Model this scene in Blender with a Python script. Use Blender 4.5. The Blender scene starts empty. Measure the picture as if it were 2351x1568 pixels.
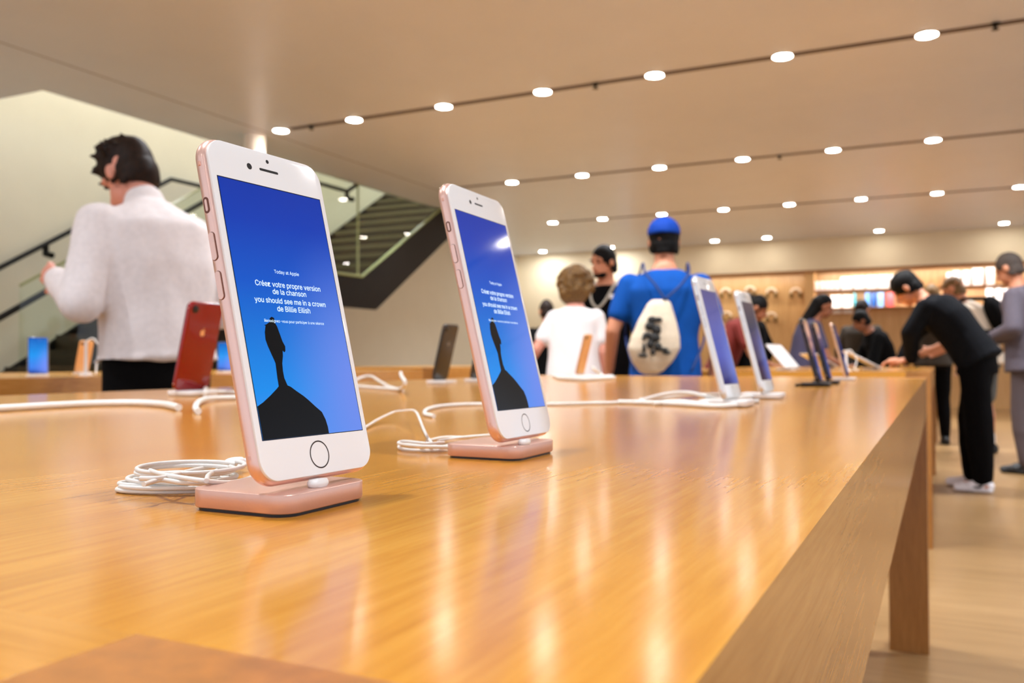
import bpy, bmesh, math, random
import numpy as np
from mathutils import Vector, Matrix, noise

# ------------------------------------------------------------ camera, world, exposure
S = bpy.context.scene
COL = S.collection
CZ = 0.92                                   # camera height over the floor
FPX, CXP, CYP = 2016.0, 1175.5, 784.0


def cam_axes():
    Y = Vector((2158 - CXP, -(826 - CYP), -FPX)).normalized()
    X = -Vector((-2965 - CXP, -(835 - CYP), -FPX))
    X = (X - X.dot(Y) * Y).normalized()
    return Matrix((X, Y, X.cross(Y)))        # rows: world axes in camera coordinates


MW = cam_axes()
cam_data = bpy.data.cameras.new('camera')
cam = bpy.data.objects.new('camera', cam_data)
COL.objects.link(cam)
cam.matrix_world = Matrix.Translation((0, 0, CZ)) @ MW.to_4x4()
cam_data.sensor_width = 36
cam_data.lens = FPX / 2351 * 36
cam_data.clip_start = 0.01
cam_data.clip_end = 100
cam_data.dof.use_dof = True
cam_data.dof.focus_distance = 0.37
cam_data.dof.aperture_fstop = 15
S.camera = cam

S.view_settings.view_transform = 'Standard'
S.view_settings.look = 'None'
S.view_settings.gamma = 1
S.view_settings.exposure = 0.42
S.view_settings.use_curve_mapping = False
S.cycles.use_denoising = True
S.cycles.use_adaptive_sampling = True
S.cycles.adaptive_threshold = 0.02
S.cycles.max_bounces = 8
S.cycles.sample_clamp_indirect = 6

world = bpy.data.worlds.new('world')
S.world = world
world.use_nodes = True
world.node_tree.nodes['Background'].inputs['Color'].default_value = (0.86, 0.95, 1.10, 1)
world.node_tree.nodes['Background'].inputs['Strength'].default_value = 0.85

LAMP_W = 19.0          # watts of each ceiling lamp
LAMP_COL = (0.92, 0.98, 1.06)


def ray(px, py):
    return MW @ Vector(((px - CXP) / FPX, -(py - CYP) / FPX, -1))


def onz(px, py, z):                          # point of a horizontal plane, z above the floor
    d = ray(px, py)
    t = (z - CZ) / d.z
    return Vector((d.x * t, d.y * t, z))


def at(px, depth):                           # floor position below a sight line at a given depth
    d = ray(px, 830) * depth
    return Vector((d.x, d.y, 0))


# ------------------------------------------------------------ materials
def lin(c):
    return tuple(((v / 255) / 12.92 if v / 255 <= 0.04045 else ((v / 255 + 0.055) / 1.055) ** 2.4) for v in c) + (1,)


MATS = {}


def mat(name, rgb=(200, 200, 200), rough=0.5, metal=0.0, emit=None, estr=0, var=0.0, scale=30, bump=0.0,
        coat=0.0, trans=0.0, spec=0.5, stretch=(1, 1, 1)):
    if name in MATS:
        return MATS[name]
    m = bpy.data.materials.new(name)
    m.use_nodes = True
    nt = m.node_tree
    b = nt.nodes['Principled BSDF']
    b.inputs['Base Color'].default_value = lin(rgb)
    b.inputs['Roughness'].default_value = rough
    b.inputs['Metallic'].default_value = metal
    b.inputs['Coat Weight'].default_value = coat
    b.inputs['Coat Roughness'].default_value = 0.08
    b.inputs['Transmission Weight'].default_value = trans
    b.inputs['Specular IOR Level'].default_value = spec
    if emit:
        b.inputs['Emission Color'].default_value = lin(emit)
        b.inputs['Emission Strength'].default_value = estr
    if var or bump:
        tc = nt.nodes.new('ShaderNodeTexCoord')
        mp = nt.nodes.new('ShaderNodeMapping')
        mp.inputs['Scale'].default_value = stretch
        nt.links.new(tc.outputs['Object'], mp.inputs['Vector'])
        n = nt.nodes.new('ShaderNodeTexNoise')
        n.inputs['Scale'].default_value = scale
        n.inputs['Detail'].default_value = 5
        nt.links.new(mp.outputs['Vector'], n.inputs['Vector'])
        if var:
            r = nt.nodes.new('ShaderNodeValToRGB')
            r.color_ramp.elements[0].position = 0.3
            r.color_ramp.elements[1].position = 0.7
            r.color_ramp.elements[0].color = lin(tuple(max(0, c * (1 - var)) for c in rgb))
            r.color_ramp.elements[1].color = lin(tuple(min(255, c * (1 + var * 0.6)) for c in rgb))
            nt.links.new(n.outputs['Fac'], r.inputs['Fac'])
            nt.links.new(r.outputs['Color'], b.inputs['Base Color'])
        if bump:
            bp = nt.nodes.new('ShaderNodeBump')
            bp.inputs['Strength'].default_value = bump
            bp.inputs['Distance'].default_value = 0.002
            nt.links.new(n.outputs['Fac'], bp.inputs['Height'])
            nt.links.new(bp.outputs['Normal'], b.inputs['Normal'])
    MATS[name] = m
    return m


def wood(name, dark, mid, light, axis, rough=0.2, scale=1.0, coat=0.0):
    """fine straight grained veneer, the grain running along an axis of world space"""
    m = bpy.data.materials.new(name)
    m.use_nodes = True
    nt = m.node_tree
    b = nt.nodes['Principled BSDF']
    tc = nt.nodes.new('ShaderNodeTexCoord')
    mp = nt.nodes.new('ShaderNodeMapping')
    sc = [150 * scale, 150 * scale, 150 * scale]
    sc['XYZ'.index(axis)] = 9.0 * scale
    mp.inputs['Scale'].default_value = sc
    nt.links.new(tc.outputs['Object'], mp.inputs['Vector'])
    n1 = nt.nodes.new('ShaderNodeTexNoise')
    n1.inputs['Scale'].default_value = 1.6
    n1.inputs['Detail'].default_value = 8
    n1.inputs['Roughness'].default_value = 0.65
    n1.inputs['Distortion'].default_value = 0.25
    nt.links.new(mp.outputs['Vector'], n1.inputs['Vector'])
    mp2 = nt.nodes.new('ShaderNodeMapping')
    sc2 = [14 * scale] * 3
    sc2['XYZ'.index(axis)] = 1.2 * scale
    mp2.inputs['Scale'].default_value = sc2
    nt.links.new(tc.outputs['Object'], mp2.inputs['Vector'])
    n2 = nt.nodes.new('ShaderNodeTexNoise')
    n2.inputs['Scale'].default_value = 1.0
    n2.inputs['Detail'].default_value = 4
    nt.links.new(mp2.outputs['Vector'], n2.inputs['Vector'])
    mx = nt.nodes.new('ShaderNodeMath')
    mx.operation = 'MULTIPLY_ADD'
    mx.inputs[1].default_value = 0.6
    nt.links.new(n1.outputs['Fac'], mx.inputs[0])
    m2 = nt.nodes.new('ShaderNodeMath')
    m2.operation = 'MULTIPLY'
    m2.inputs[1].default_value = 0.4
    nt.links.new(n2.outputs['Fac'], m2.inputs[0])
    nt.links.new(m2.outputs[0], mx.inputs[2])
    r = nt.nodes.new('ShaderNodeValToRGB')
    e = r.color_ramp.elements
    e[0].position = 0.36
    e[0].color = lin(dark)
    e[1].position = 0.66
    e[1].color = lin(light)
    k = e.new(0.5)
    k.color = lin(mid)
    nt.links.new(mx.outputs[0], r.inputs['Fac'])
    nt.links.new(r.outputs['Color'], b.inputs['Base Color'])
    b.inputs['Roughness'].default_value = rough
    b.inputs['Coat Weight'].default_value = coat
    b.inputs['Coat Roughness'].default_value = 0.12
    bp = nt.nodes.new('ShaderNodeBump')
    bp.inputs['Strength'].default_value = 0.03
    bp.inputs['Distance'].default_value = 0.0006
    nt.links.new(n1.outputs['Fac'], bp.inputs['Height'])
    if rough > 0.25:
        nt.links.new(bp.outputs['Normal'], b.inputs['Normal'])
    MATS[name] = m
    return m


# ------------------------------------------------------------ object helpers
def link_mesh(name, me, m=None, parent=None):
    o = bpy.data.objects.new(name, me)
    COL.objects.link(o)
    if m is not None:
        for k in (m if isinstance(m, (list, tuple)) else [m]):
            me.materials.append(k)
    if parent is not None:
        o.parent = parent
    return o


def obj(name, bm, m=None, parent=None, smooth=False):
    bmesh.ops.recalc_face_normals(bm, faces=bm.faces)
    me = bpy.data.meshes.new(name)
    bm.to_mesh(me)
    bm.free()
    if smooth:
        for p in me.polygons:
            p.use_smooth = True
        if smooth != 'all':
            me.set_sharp_from_angle(angle=math.radians(smooth if isinstance(smooth, (int, float)) and smooth > 1 else 40))
    return link_mesh(name, me, m, parent)


def thing(name, label, cat, loc=(0, 0, 0), rotz=0.0, group=None, matrix=None):
    o = bpy.data.objects.new(name, None)
    COL.objects.link(o)
    o.empty_display_size = 0.05
    if matrix is not None:
        o.matrix_world = matrix
    else:
        o.location = loc
        o.rotation_euler = (0, 0, rotz)
    tag(o, label, cat, group)
    return o


def tag(o, label=None, cat=None, group=None):
    if label:
        o['label'] = label
    if cat:
        o['category'] = cat
    if group:
        o['group'] = group
    return o


def struct(o):
    o['kind'] = 'structure'
    return o


def dup(root, loc=None, rotz=None, label=None, group=None, matrix=None):
    r = root.copy()
    COL.objects.link(r)
    if matrix is not None:
        r.matrix_world = matrix
    if loc is not None:
        r.location = loc
    if rotz is not None:
        r.rotation_euler = (0, 0, rotz)
    if label:
        r['label'] = label
    if group:
        r['group'] = group
    for ch in list(root.children):
        c = ch.copy()
        COL.objects.link(c)
        c.parent = r
        for g in list(ch.children):
            d = g.copy()
            COL.objects.link(d)
            d.parent = c
    return r


def bx(bm, x0, x1, y0, y1, z0, z1, mi=0):
    v = [bm.verts.new(p) for p in ((x0, y0, z0), (x1, y0, z0), (x1, y1, z0), (x0, y1, z0),
                                   (x0, y0, z1), (x1, y0, z1), (x1, y1, z1), (x0, y1, z1))]
    for f in ((0, 3, 2, 1), (4, 5, 6, 7), (0, 1, 5, 4), (1, 2, 6, 5), (2, 3, 7, 6), (3, 0, 4, 7)):
        bm.faces.new([v[i] for i in f]).material_index = mi
    return v


def box(name, x0, x1, y0, y1, z0, z1, m, parent=None, bevel=0.0):
    bm = bmesh.new()
    bx(bm, x0, x1, y0, y1, z0, z1)
    if bevel:
        bmesh.ops.bevel(bm, geom=list(bm.edges), offset=bevel, segments=2, affect='EDGES')
    return obj(name, bm, m, parent, smooth=bool(bevel))


def prism(bm, pts, axis, a, b):
    """extrude a 2D outline along an axis from a to b"""
    def mk(p, t):
        return {'x': (t, p[0], p[1]), 'y': (p[0], t, p[1]), 'z': (p[0], p[1], t)}[axis]
    v0 = [bm.verts.new(mk(p, a)) for p in pts]
    v1 = [bm.verts.new(mk(p, b)) for p in pts]
    n = len(pts)
    bm.faces.new(v0).normal_update()
    bm.faces.new(v1[::-1]).normal_update()
    for i in range(n):
        bm.faces.new((v0[i], v1[i], v1[(i + 1) % n], v0[(i + 1) % n]))


def catmull(pts, sub=8):
    P = [Vector(p) for p in pts]
    P = [P[0] * 2 - P[1]] + P + [P[-1] * 2 - P[-2]]
    out = []
    for i in range(1, len(P) - 2):
        for k in range(sub):
            t = k / sub
            a, b, c, d = P[i - 1], P[i], P[i + 1], P[i + 2]
            out.append(0.5 * ((2 * b) + (c - a) * t + (2 * a - 5 * b + 4 * c - d) * t * t + (3 * b - a - 3 * c + d) * t ** 3))
    out.append(P[-2])
    return out


def tube(bm, pts, r, seg=10, caps=True):
    n = len(pts)
    rr = r if isinstance(r, (list, tuple)) else [r] * n
    prev = None
    rings = []
    for i in range(n):
        d = (pts[min(i + 1, n - 1)] - pts[max(i - 1, 0)])
        if d.length < 1e-9:
            d = Vector((0, 0, 1))
        d.normalize()
        if prev is None:
            u = d.orthogonal().normalized()
        else:
            u = (prev - prev.dot(d) * d)
            u = u.normalized() if u.length > 1e-6 else d.orthogonal().normalized()
        prev = u
        w = d.cross(u)
        rings.append([bm.verts.new(pts[i] + (u * math.cos(a) + w * math.sin(a)) * rr[i])
                      for a in [2 * math.pi * k / seg for k in range(seg)]])
    for i in range(n - 1):
        for k in range(seg):
            bm.faces.new((rings[i][k], rings[i][(k + 1) % seg], rings[i + 1][(k + 1) % seg], rings[i + 1][k]))
    if caps:
        bm.faces.new(rings[0][::-1])
        bm.faces.new(rings[-1])


def disc_lathe(bm, prof, c=(0, 0, 0), seg=32, axis='z'):
    rings = []
    for r, h in prof:
        ring = []
        for k in range(seg):
            a = 2 * math.pi * k / seg
            p = (r * math.cos(a), r * math.sin(a), h)
            if axis == 'y':
                p = (p[0], p[2], p[1])
            elif axis == 'x':
                p = (p[2], p[0], p[1])
            ring.append(bm.verts.new((p[0] + c[0], p[1] + c[1], p[2] + c[2])))
        rings.append(ring)
    for i in range(len(rings) - 1):
        for k in range(seg):
            bm.faces.new((rings[i][k], rings[i][(k + 1) % seg], rings[i + 1][(k + 1) % seg], rings[i + 1][k]))
    bm.faces.new(rings[0])
    bm.faces.new(rings[-1])


def rrect(w, h, r, n=8, cx=0, cy=0):
    pts = []
    for sx, sy, a0 in ((1, 1, 0), (-1, 1, 90), (-1, -1, 180), (1, -1, 270)):
        for k in range(n + 1):
            a = math.radians(a0 + 90 * k / n)
            pts.append((cx + sx * (w / 2 - r) + r * math.cos(a), cy + sy * (h / 2 - r) + r * math.sin(a)))
    return pts


def slab(bm, w, h, R, y0, y1, e, cz, n=8, en=5):
    """rounded rectangular slab in the xz plane between y0 and y1 with rounded edges e"""
    prof = []
    for k in range(en + 1):
        a = math.pi / 2 * k / en
        prof.append((e * (1 - math.sin(a)), y0 + e * (1 - math.cos(a))))
    for k in range(en + 1):
        a = math.pi / 2 * k / en
        prof.append((e * (1 - math.cos(a)), y1 - e * (1 - math.sin(a))))
    rings = []
    for ins, y in prof:
        pts = rrect(w - 2 * ins, h - 2 * ins, max(R - ins, 1e-5), n)
        rings.append([bm.verts.new((x, y, z + cz)) for x, z in pts])
    N = len(rings[0])
    for i in range(len(rings) - 1):
        for k in range(N):
            bm.faces.new((rings[i][k], rings[i][(k + 1) % N], rings[i + 1][(k + 1) % N], rings[i + 1][k]))
    bm.faces.new(rings[0])
    bm.faces.new(rings[-1][::-1])


def flat(name, pts, y, m, parent, thick=0.00005):
    """thin plate with a free outline in the xz plane (xz in metres)"""
    bm = bmesh.new()
    prism(bm, pts, 'y', y, y + thick)
    bmesh.ops.triangulate(bm, faces=[f for f in bm.faces if len(f.verts) > 4])
    return obj(name, bm, m, parent)


# ------------------------------------------------------------ palette
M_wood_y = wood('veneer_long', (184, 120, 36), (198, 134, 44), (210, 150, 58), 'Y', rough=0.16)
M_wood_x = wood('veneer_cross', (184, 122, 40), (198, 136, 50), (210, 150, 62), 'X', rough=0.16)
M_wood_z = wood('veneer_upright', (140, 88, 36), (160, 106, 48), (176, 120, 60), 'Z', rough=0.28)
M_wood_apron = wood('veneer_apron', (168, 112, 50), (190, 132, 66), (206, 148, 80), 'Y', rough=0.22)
M_end = mat('end_grain', (170, 108, 44), 0.35, var=0.08, scale=160)
M_floor = wood('stone_floor', (134, 102, 62), (150, 116, 74), (166, 132, 88), 'X', rough=0.32, scale=0.12)
M_ceil = mat('satin_ceiling', (216, 220, 232), 0.33, var=0.01, scale=2)
M_wall = mat('cream_plaster', (220, 204, 170), 0.75, var=0.015, scale=3)
M_wall_stair = mat('stairwell_plaster', (226, 220, 200), 0.8, var=0.01, scale=3)
M_wallback = mat('beige_plaster', (232, 216, 184), 0.75, var=0.015, scale=3)
M_oak = wood('display_wall_wood', (196, 150, 92), (212, 168, 110), (224, 184, 130), 'Z', rough=0.4, scale=0.15)
M_seam = mat('seam_dark', (120, 98, 84), 0.6)
M_black = mat('black_steel', (18, 14, 11), 0.5, var=0.2, scale=8, spec=0.2)
M_track = mat('track_dark', (84, 66, 62), 0.5)
M_tread = wood('dark_tread', (30, 22, 12), (52, 40, 24), (74, 58, 36), 'X', rough=0.45, scale=0.3)
M_white = mat('white_plastic', (240, 238, 236), 0.35)
M_col = mat('white_column', (246, 238, 226), 0.4)


def glass_mat():
    m = bpy.data.materials.new('clear_glass')
    m.use_nodes = True
    nt = m.node_tree
    nt.nodes.clear()
    out = nt.nodes.new('ShaderNodeOutputMaterial')
    mix = nt.nodes.new('ShaderNodeMixShader')
    tr = nt.nodes.new('ShaderNodeBsdfTransparent')
    tr.inputs[0].default_value = (0.93, 0.97, 0.92, 1)
    gl = nt.nodes.new('ShaderNodeBsdfGlossy')
    gl.inputs['Roughness'].default_value = 0.01
    fr = nt.nodes.new('ShaderNodeFresnel')
    fr.inputs['IOR'].default_value = 1.5
    ge = nt.nodes.new('ShaderNodeNewGeometry')        # reflect at the outer faces only
    mu = nt.nodes.new('ShaderNodeMath')
    mu.operation = 'MULTIPLY'
    su = nt.nodes.new('ShaderNodeMath')
    su.operation = 'SUBTRACT'
    su.inputs[0].default_value = 1.0
    nt.links.new(ge.outputs['Backfacing'], su.inputs[1])
    nt.links.new(su.outputs[0], mu.inputs[1])
    nt.links.new(fr.outputs[0], mu.inputs[0])
    nt.links.new(mu.outputs[0], mix.inputs[0])
    nt.links.new(tr.outputs[0], mix.inputs[1])
    nt.links.new(gl.outputs[0], mix.inputs[2])
    nt.links.new(mix.outputs[0], out.inputs[0])
    return m


M_glass = glass_mat()
M_glass_edge = mat('green_glass_edge', (150, 160, 110), 0.3)

# ------------------------------------------------------------ room
CEIL = CZ + 2.4
YB = 18.15          # back wall face
XL = -8.72          # stair wall face
OX, OY0, OY1 = -7.12, 5.13, 13.2
XR = 7.5
YN = -5.0

struct(box('floor', XL - 0.2, XR, YN, YB + 1, -0.1, 0, M_floor))
bm = bmesh.new()
bx(bm, OX, XR, YN, YB, CEIL, CEIL + 0.25)
bx(bm, XL, OX, YN, OY0, CEIL, CEIL + 0.25)
bx(bm, XL, OX, OY1, YB, CEIL, CEIL + 0.25)
struct(obj('ceiling', bm, M_ceil))
struct(box('wall_left', XL - 0.2, XL, YN, YB + 0.2, 0, 7.0, M_wall_stair))
# back wall: plaster with a wood lined recess for the product shelves
RZ0, RZ1, RX0, RX1 = 0.0, CZ + 1.77, -6.2, 5.2
bm = bmesh.new()
bx(bm, XL, XR, YB, YB + 0.1, RZ1, CEIL)
bx(bm, XL, RX0, YB, YB + 0.1, 0, RZ1)
bx(bm, RX1, XR, YB, YB + 0.1, 0, RZ1)
struct(obj('wall_back', bm, M_wallback))
bm = bmesh.new()
bx(bm, RX0, RX1, YB + 0.5, YB + 0.55, 0, RZ1 + 0.05)
struct(obj('wall_back_recess', bm, M_oak)).name = 'wall_recess'
bm = bmesh.new()
bx(bm, RX0 - 0.05, RX1 + 0.05, YB - 0.012, YB + 0.5, RZ1 - 0.035, RZ1 + 0.004)
struct(obj('trim_1', bm, mat('recess_lintel', (150, 100, 48), 0.4)))
bm = bmesh.new()
bx(bm, -2.4, -2.22, YB + 0.04, YB + 0.5, 0, RZ1 - 0.035)
struct(obj('trim_2', bm, mat('recess_post', (222, 176, 116), 0.4)))
# upper floor wall closing the stairwell above the ceiling
bm = bmesh.new()
bx(bm, OX, OX + 0.1, YN, YB, CEIL + 0.25, 7.0)
struct(obj('wall_upper', bm, M_wall_stair))
bm = bmesh.new()
bx(bm, -6.33, -6.325 + 0.006, YN, OY0 + 6, CEIL - 0.001, CEIL + 0.001)
struct(obj('trim_3', bm, M_seam))

for i, yy in enumerate((4.0, 7.0, 10.0, 13.0)):  # unseen lamps added upstairs to brighten the stair wall
    t = thing('added_stairwell_lamp', 'unseen long lamp added above the stairwell upstairs, %s along the climb' % ('first', 'second', 'third', 'fourth')[i], 'ceiling light', (-7.9, yy, 6.6), 0, 'added stairwell lamps upstairs')
    box('tray', -0.2, 0.2, -0.6, 0.6, 0.0, 0.08, mat('lamp_tray', (240, 240, 236), 0.5), t)
    ld = bpy.data.lights.new('stair_fill_light', 'AREA')
    ld.shape = 'RECTANGLE'
    ld.size, ld.size_y = 0.36, 1.1
    ld.energy = 58
    ld.color = (0.95, 1.0, 1.1)
    lo = bpy.data.objects.new('stair_fill_light', ld)
    COL.objects.link(lo)
    lo.parent = t
    lo.location = (0, 0, -0.01)

struct(box('ceiling_upper', XL, OX + 0.1, YN, YB, 6.68, 6.8, M_wall_stair))

# slim white column below the ceiling, next to the first lamp row
bm = bmesh.new()
disc_lathe(bm, [(0.112, 0), (0.112, CEIL)], seg=40)
c = obj('white_column', bm, M_col, smooth=True)
c.location = (-6.517, 7.147, 0)
c.name = 'support_column'
tag(c, 'slim round white column rising to the ceiling behind the nearest phone', 'column')
c['kind'] = 'structure'

# ------------------------------------------------------------ ceiling lamps in dark slots
M_lens = mat('lamp_lens', (255, 250, 240), 0.5, emit=(255, 246, 232), estr=60)
M_ring = mat('lamp_ring', (250, 240, 225), 0.4)


def make_lamp():
    t = thing('ceiling_downlight', 'x', 'ceiling light')
    bm = bmesh.new()
    disc_lathe(bm, [(0.086, 0.0), (0.088, -0.004), (0.076, -0.008), (0.074, -0.004), (0.074, 0)], seg=28)
    obj('trim_ring', bm, M_ring, t, smooth=True)
    bm = bmesh.new()
    disc_lathe(bm, [(0.072, -0.009), (0.072, -0.006)], seg=28)
    obj('lens', bm, M_lens, t)
    ld = bpy.data.lights.new('lamp_light', 'AREA')
    ld.shape = 'DISK'
    ld.size = 0.13
    ld.energy = LAMP_W
    ld.color = LAMP_COL
    ld.spread = math.radians(118)
    lo = bpy.data.objects.new('lamp_light', ld)
    COL.objects.link(lo)
    lo.parent = t
    lo.location = (0, 0, -0.012)
    return t


def row_label(j, i, n):
    where = ['the row straight above the near table, out over the docks', 'the nearest lamp row seen', 'the second lamp row seen',
             'the third lamp row seen', 'the farthest lamp row by the back wall'][j]
    return where, i, n


ordw = ['first', 'second', 'third', 'fourth', 'fifth', 'sixth', 'seventh', 'eighth', 'ninth', 'tenth', 'eleventh']
rows = [
    (3.65, [-0.03 - 1.03 * k for k in range(-1, 6)]),
    (7.12, [-6.14, -5.21, -4.18, -3.16, -2.13, -1.09, -0.06, 0.97, 2.0, 3.03]),
    (10.58, [-6.17, -5.15, -4.14, -3.11, -2.09, -1.07, -0.04, 0.99, 2.0]),
    (14.0, [-6.03, -5.11, -4.08, -3.07, -2.06, -1.03, -0.01, 1.02, 2.05]),
    (17.6, [-7.82, -6.25, -4.04, -3.02, -0.99, 1.04, 2.0]),
    (0.2, [-5.2, -3.1, -1.05, 1.0]),  # leftmost lamp added out of view for the dim left side
    (-3.2, [-5.2, -3.1, -1.05, 1.0]),  # unseen row added to brighten the left of the room
]
wash = bpy.data.lights.new('wash_light', 'AREA')
wash.shape = 'DISK'
wash.size = 0.13
wash.energy = LAMP_W * 0.07
wash.color = LAMP_COL
wash2 = wash.copy()
wash2.energy = LAMP_W * 0.7
lamp0 = None
GR = 'round recessed ceiling lamps'
for j, (y, xs) in enumerate(rows):
    xs = sorted(xs)
    for i, x in enumerate(xs):
        px = CXP + FPX * (MW.transposed() @ Vector((x, y, 2.4))).x / -(MW.transposed() @ Vector((x, y, 2.4))).z
        if j in (0, 5, 6):
            lab = 'round ceiling lamp %s the near table, %s from the left' % ({0: 'above', 5: 'right over the near end of', 6: 'added out of view behind the camera, beyond'}[j], ordw[i])
        else:
            rn = ['', 'nearest', 'second nearest', 'third nearest', 'farthest'][j]
            lab = 'round white ceiling lamp, %s from the left in the %s lamp row' % (ordw[i], rn)
        if lamp0 is None:
            lamp0 = make_lamp()
            L = lamp0
            L.location = (x, y, CEIL)
            L['label'] = lab
            L['group'] = GR
        else:
            L = dup(lamp0, loc=(x, y, CEIL), label=lab, group=GR)
        if j == 4:
            for ch in L.children:
                if ch.type == 'LIGHT':
                    ch.data = wash if x > -4.5 else wash2

for j, (y, x0) in enumerate(((7.12, -6.0), (10.58, -6.1), (14.0, -6.1))):
    bm = bmesh.new()
    bx(bm, x0, 4.5, y - 0.036, y + 0.036, CEIL - 0.006, CEIL - 0.0005)
    o = obj('lamp_track', bm, M_track)
    tag(o, ['dark straight ceiling track joining the nearest row of lamps', 'dark ceiling track joining the second nearest row of lamps',
            'faint ceiling track joining the third nearest row of lamps'][j], 'ceiling track', 'ceiling tracks')
sp0 = None
for (px, py, lab) in ((715, 287, 'small dark sprinkler head between the two leftmost lamps of the nearest row'),
                      (1367, 191, 'small dark sprinkler head in the middle of the nearest lamp track'),
                      (2285, 53, 'small dark sprinkler head at the right end of the nearest lamp track'),
                      (1790, 356, 'small dark sprinkler head in the middle of the second lamp track')):
    p = onz(px, py, CEIL)
    bm = bmesh.new()
    disc_lathe(bm, [(0.034, 0), (0.034, -0.008), (0.012, -0.012), (0.012, -0.035), (0.026, -0.04), (0.026, -0.043)], seg=16)
    o = obj('sprinkler_head', bm, M_black, smooth=True)
    o.location = (p.x, p.y, CEIL - 0.004)
    tag(o, lab, 'sprinkler', 'ceiling sprinklers')

# ------------------------------------------------------------ staircase on the left
SL = 0.595
XS = -7.05


def zA(y):
    return CZ + 1.14 + SL * (y - 7.95)


def zB(y):
    return CZ + 1.14 + SL * (y - 9.81)


YL0 = 7.95
YL1 = 9.81
ZL = CZ + 1.14
st = thing('staircase', 'black steel staircase with glass sides climbing along the cream wall', 'staircase', (-7.9, 4.0, 0))


def rel(o, root):
    """keep an object built in world coordinates in place below its root"""
    o.parent = root
    o.matrix_parent_inverse = root.matrix_world.inverted()
    return o


bpy.context.view_layer.update()
yf = 7.95 - (CZ + 1.14) / SL
TH = 0.43
YT = 13.15
prof = [(yf, 0), (YL0, ZL), (YL1, ZL), (YT, zB(YT)), (YT, zB(YT) - 0.55), (YL1 + 0.35, ZL - TH), (YL0 + 0.1, ZL - TH), (YL0 - 0.1, ZL - TH), (YL0 - 0.1, 0)]
for xs, nm in ((XS, 'stringer'), (XL + 0.05, 'stringer')):
    bm = bmesh.new()
    prism(bm, prof, 'x', xs - 0.05, xs)
    rel(obj(nm, bm, M_black), st)
bm = bmesh.new()
n = int((YL0 - yf) / 0.29)
for k in range(n):                            # lower flight: treads and risers
    y = yf + 0.2 + k * 0.29
    z = (k + 1) * 0.29 * SL
    bx(bm, XL + 0.05, XS - 0.05, y, y + 0.32, z - 0.04, z)
    bx(bm, XL + 0.05, XS - 0.05, y, y + 0.02, z - 0.29 * SL, z - 0.04)
obj_t = rel(obj('lower_treads', bm, M_tread), st)
bm = bmesh.new()
n = int((YT - YL1) / 0.29) + 6
for k in range(n):
    y = YL1 + 0.05 + k * 0.29
    z = ZL - 0.12 + (k + 1) * 0.29 * SL
    bx(bm, XL + 0.05, XS - 0.05, y, y + 0.32, z - 0.045, z)
    bx(bm, XL + 0.05, XS - 0.05, y + 0.01, y + 0.03, z - 0.29 * SL, z - 0.045)
rel(obj('upper_treads', bm, M_tread), st)
bm = bmesh.new()
for k in range(n):
    y = YL1 + 0.05 + k * 0.29
    z = ZL - 0.12 + (k + 1) * 0.29 * SL
    bx(bm, XL + 0.06, XS - 0.06, y - 0.012, y, z - 0.045, z + 0.004)
rel(obj('tread_nosings', bm, mat('nosing', (96, 88, 58), 0.5)), st)
bm = bmesh.new()
bx(bm, XL + 0.05, XS - 0.05, YL0 - 0.1, YL1 + 0.1, ZL - 0.2, ZL - 0.12)
rel(obj('landing', bm, M_black), st)
# glass balustrade panels
bm = bmesh.new()
prism(bm, [(yf + 0.4, zA(yf + 0.4)), (YL0, ZL), (YL0, ZL + 1.3), (yf + 0.4, zA(yf + 0.4) + 1.33)], 'x', XS - 0.012, XS)
rel(obj('glass_panel', bm, M_glass), st)
YJ = 9.72
ytc = 9.81 + (2.4 - 1.14) / SL
for a, b, pr in ((YL0, YJ - 0.005, [(YL0, ZL), (YJ - 0.005, ZL), (YJ - 0.005, CEIL + 0.2), (YL0, CEIL + 0.2)]),
                 (YJ, ytc, [(YJ + 0.005, ZL), (YL1, ZL), (ytc, zB(ytc)), (ytc, CEIL + 0.2), (YJ + 0.005, CEIL + 0.2)])):
    bm = bmesh.new()
    prism(bm, pr, 'x', XS - 0.012, XS)
    rel(obj('glass_panel', bm, M_glass), st)
bm = bmesh.new()
tube(bm, [Vector((XS + 0.004, YL0, ZL + 0.004)), Vector((XS + 0.004, YL1, ZL + 0.004)), Vector((XS + 0.004, ytc, zB(ytc) + 0.004))], 0.02, 6)
tube(bm, [Vector((XS + 0.002, YJ, ZL)), Vector((XS + 0.002, YJ, CEIL))], 0.014, 6)
tube(bm, [Vector((XS, yf + 0.4, zA(yf + 0.4) + 1.33)), Vector((XS, YL0 - 0.1, ZL + 1.24))], 0.012, 6)
rel(obj('glass_edge', bm, M_glass_edge), st)


def rail(pts, brackets, side):
    bm = bmesh.new()
    tube(bm, [Vector(p) for p in pts], 0.028, 10)
    r = rel(obj('handrail', bm, M_black, smooth=True), st)
    for (x, y, z) in brackets:
        bm = bmesh.new()
        tube(bm, [Vector((x, y, z)), Vector((x, y, z - 0.1)), Vector((x + side * 0.1, y, z - 0.12))], [0.03, 0.035, 0.035], 8)
        b = obj('bracket', bm, M_black)
        b.parent = r
    return r


RH = 1.13
xw = XL + 0.12
xg = XS - 0.06
for xr, yb in ((xw, 6.25), (xg, 5.33)):
    rail([(xr, yf - 0.3, zA(yf - 0.3) + RH), (xr, YL0, ZL + RH), (xr, YL1 - 0.25, ZL + RH), (xr, YL1 + 2.9, ZL + RH + 3.0 * SL)],
         [(xr, yb, zA(yb) + RH - 0.01), (xr, YL1 - 0.25, ZL + RH)], 1)

# ------------------------------------------------------------ tables
TT = CZ - 0.058
TB = TT - 0.118
LW = 0.114


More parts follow.
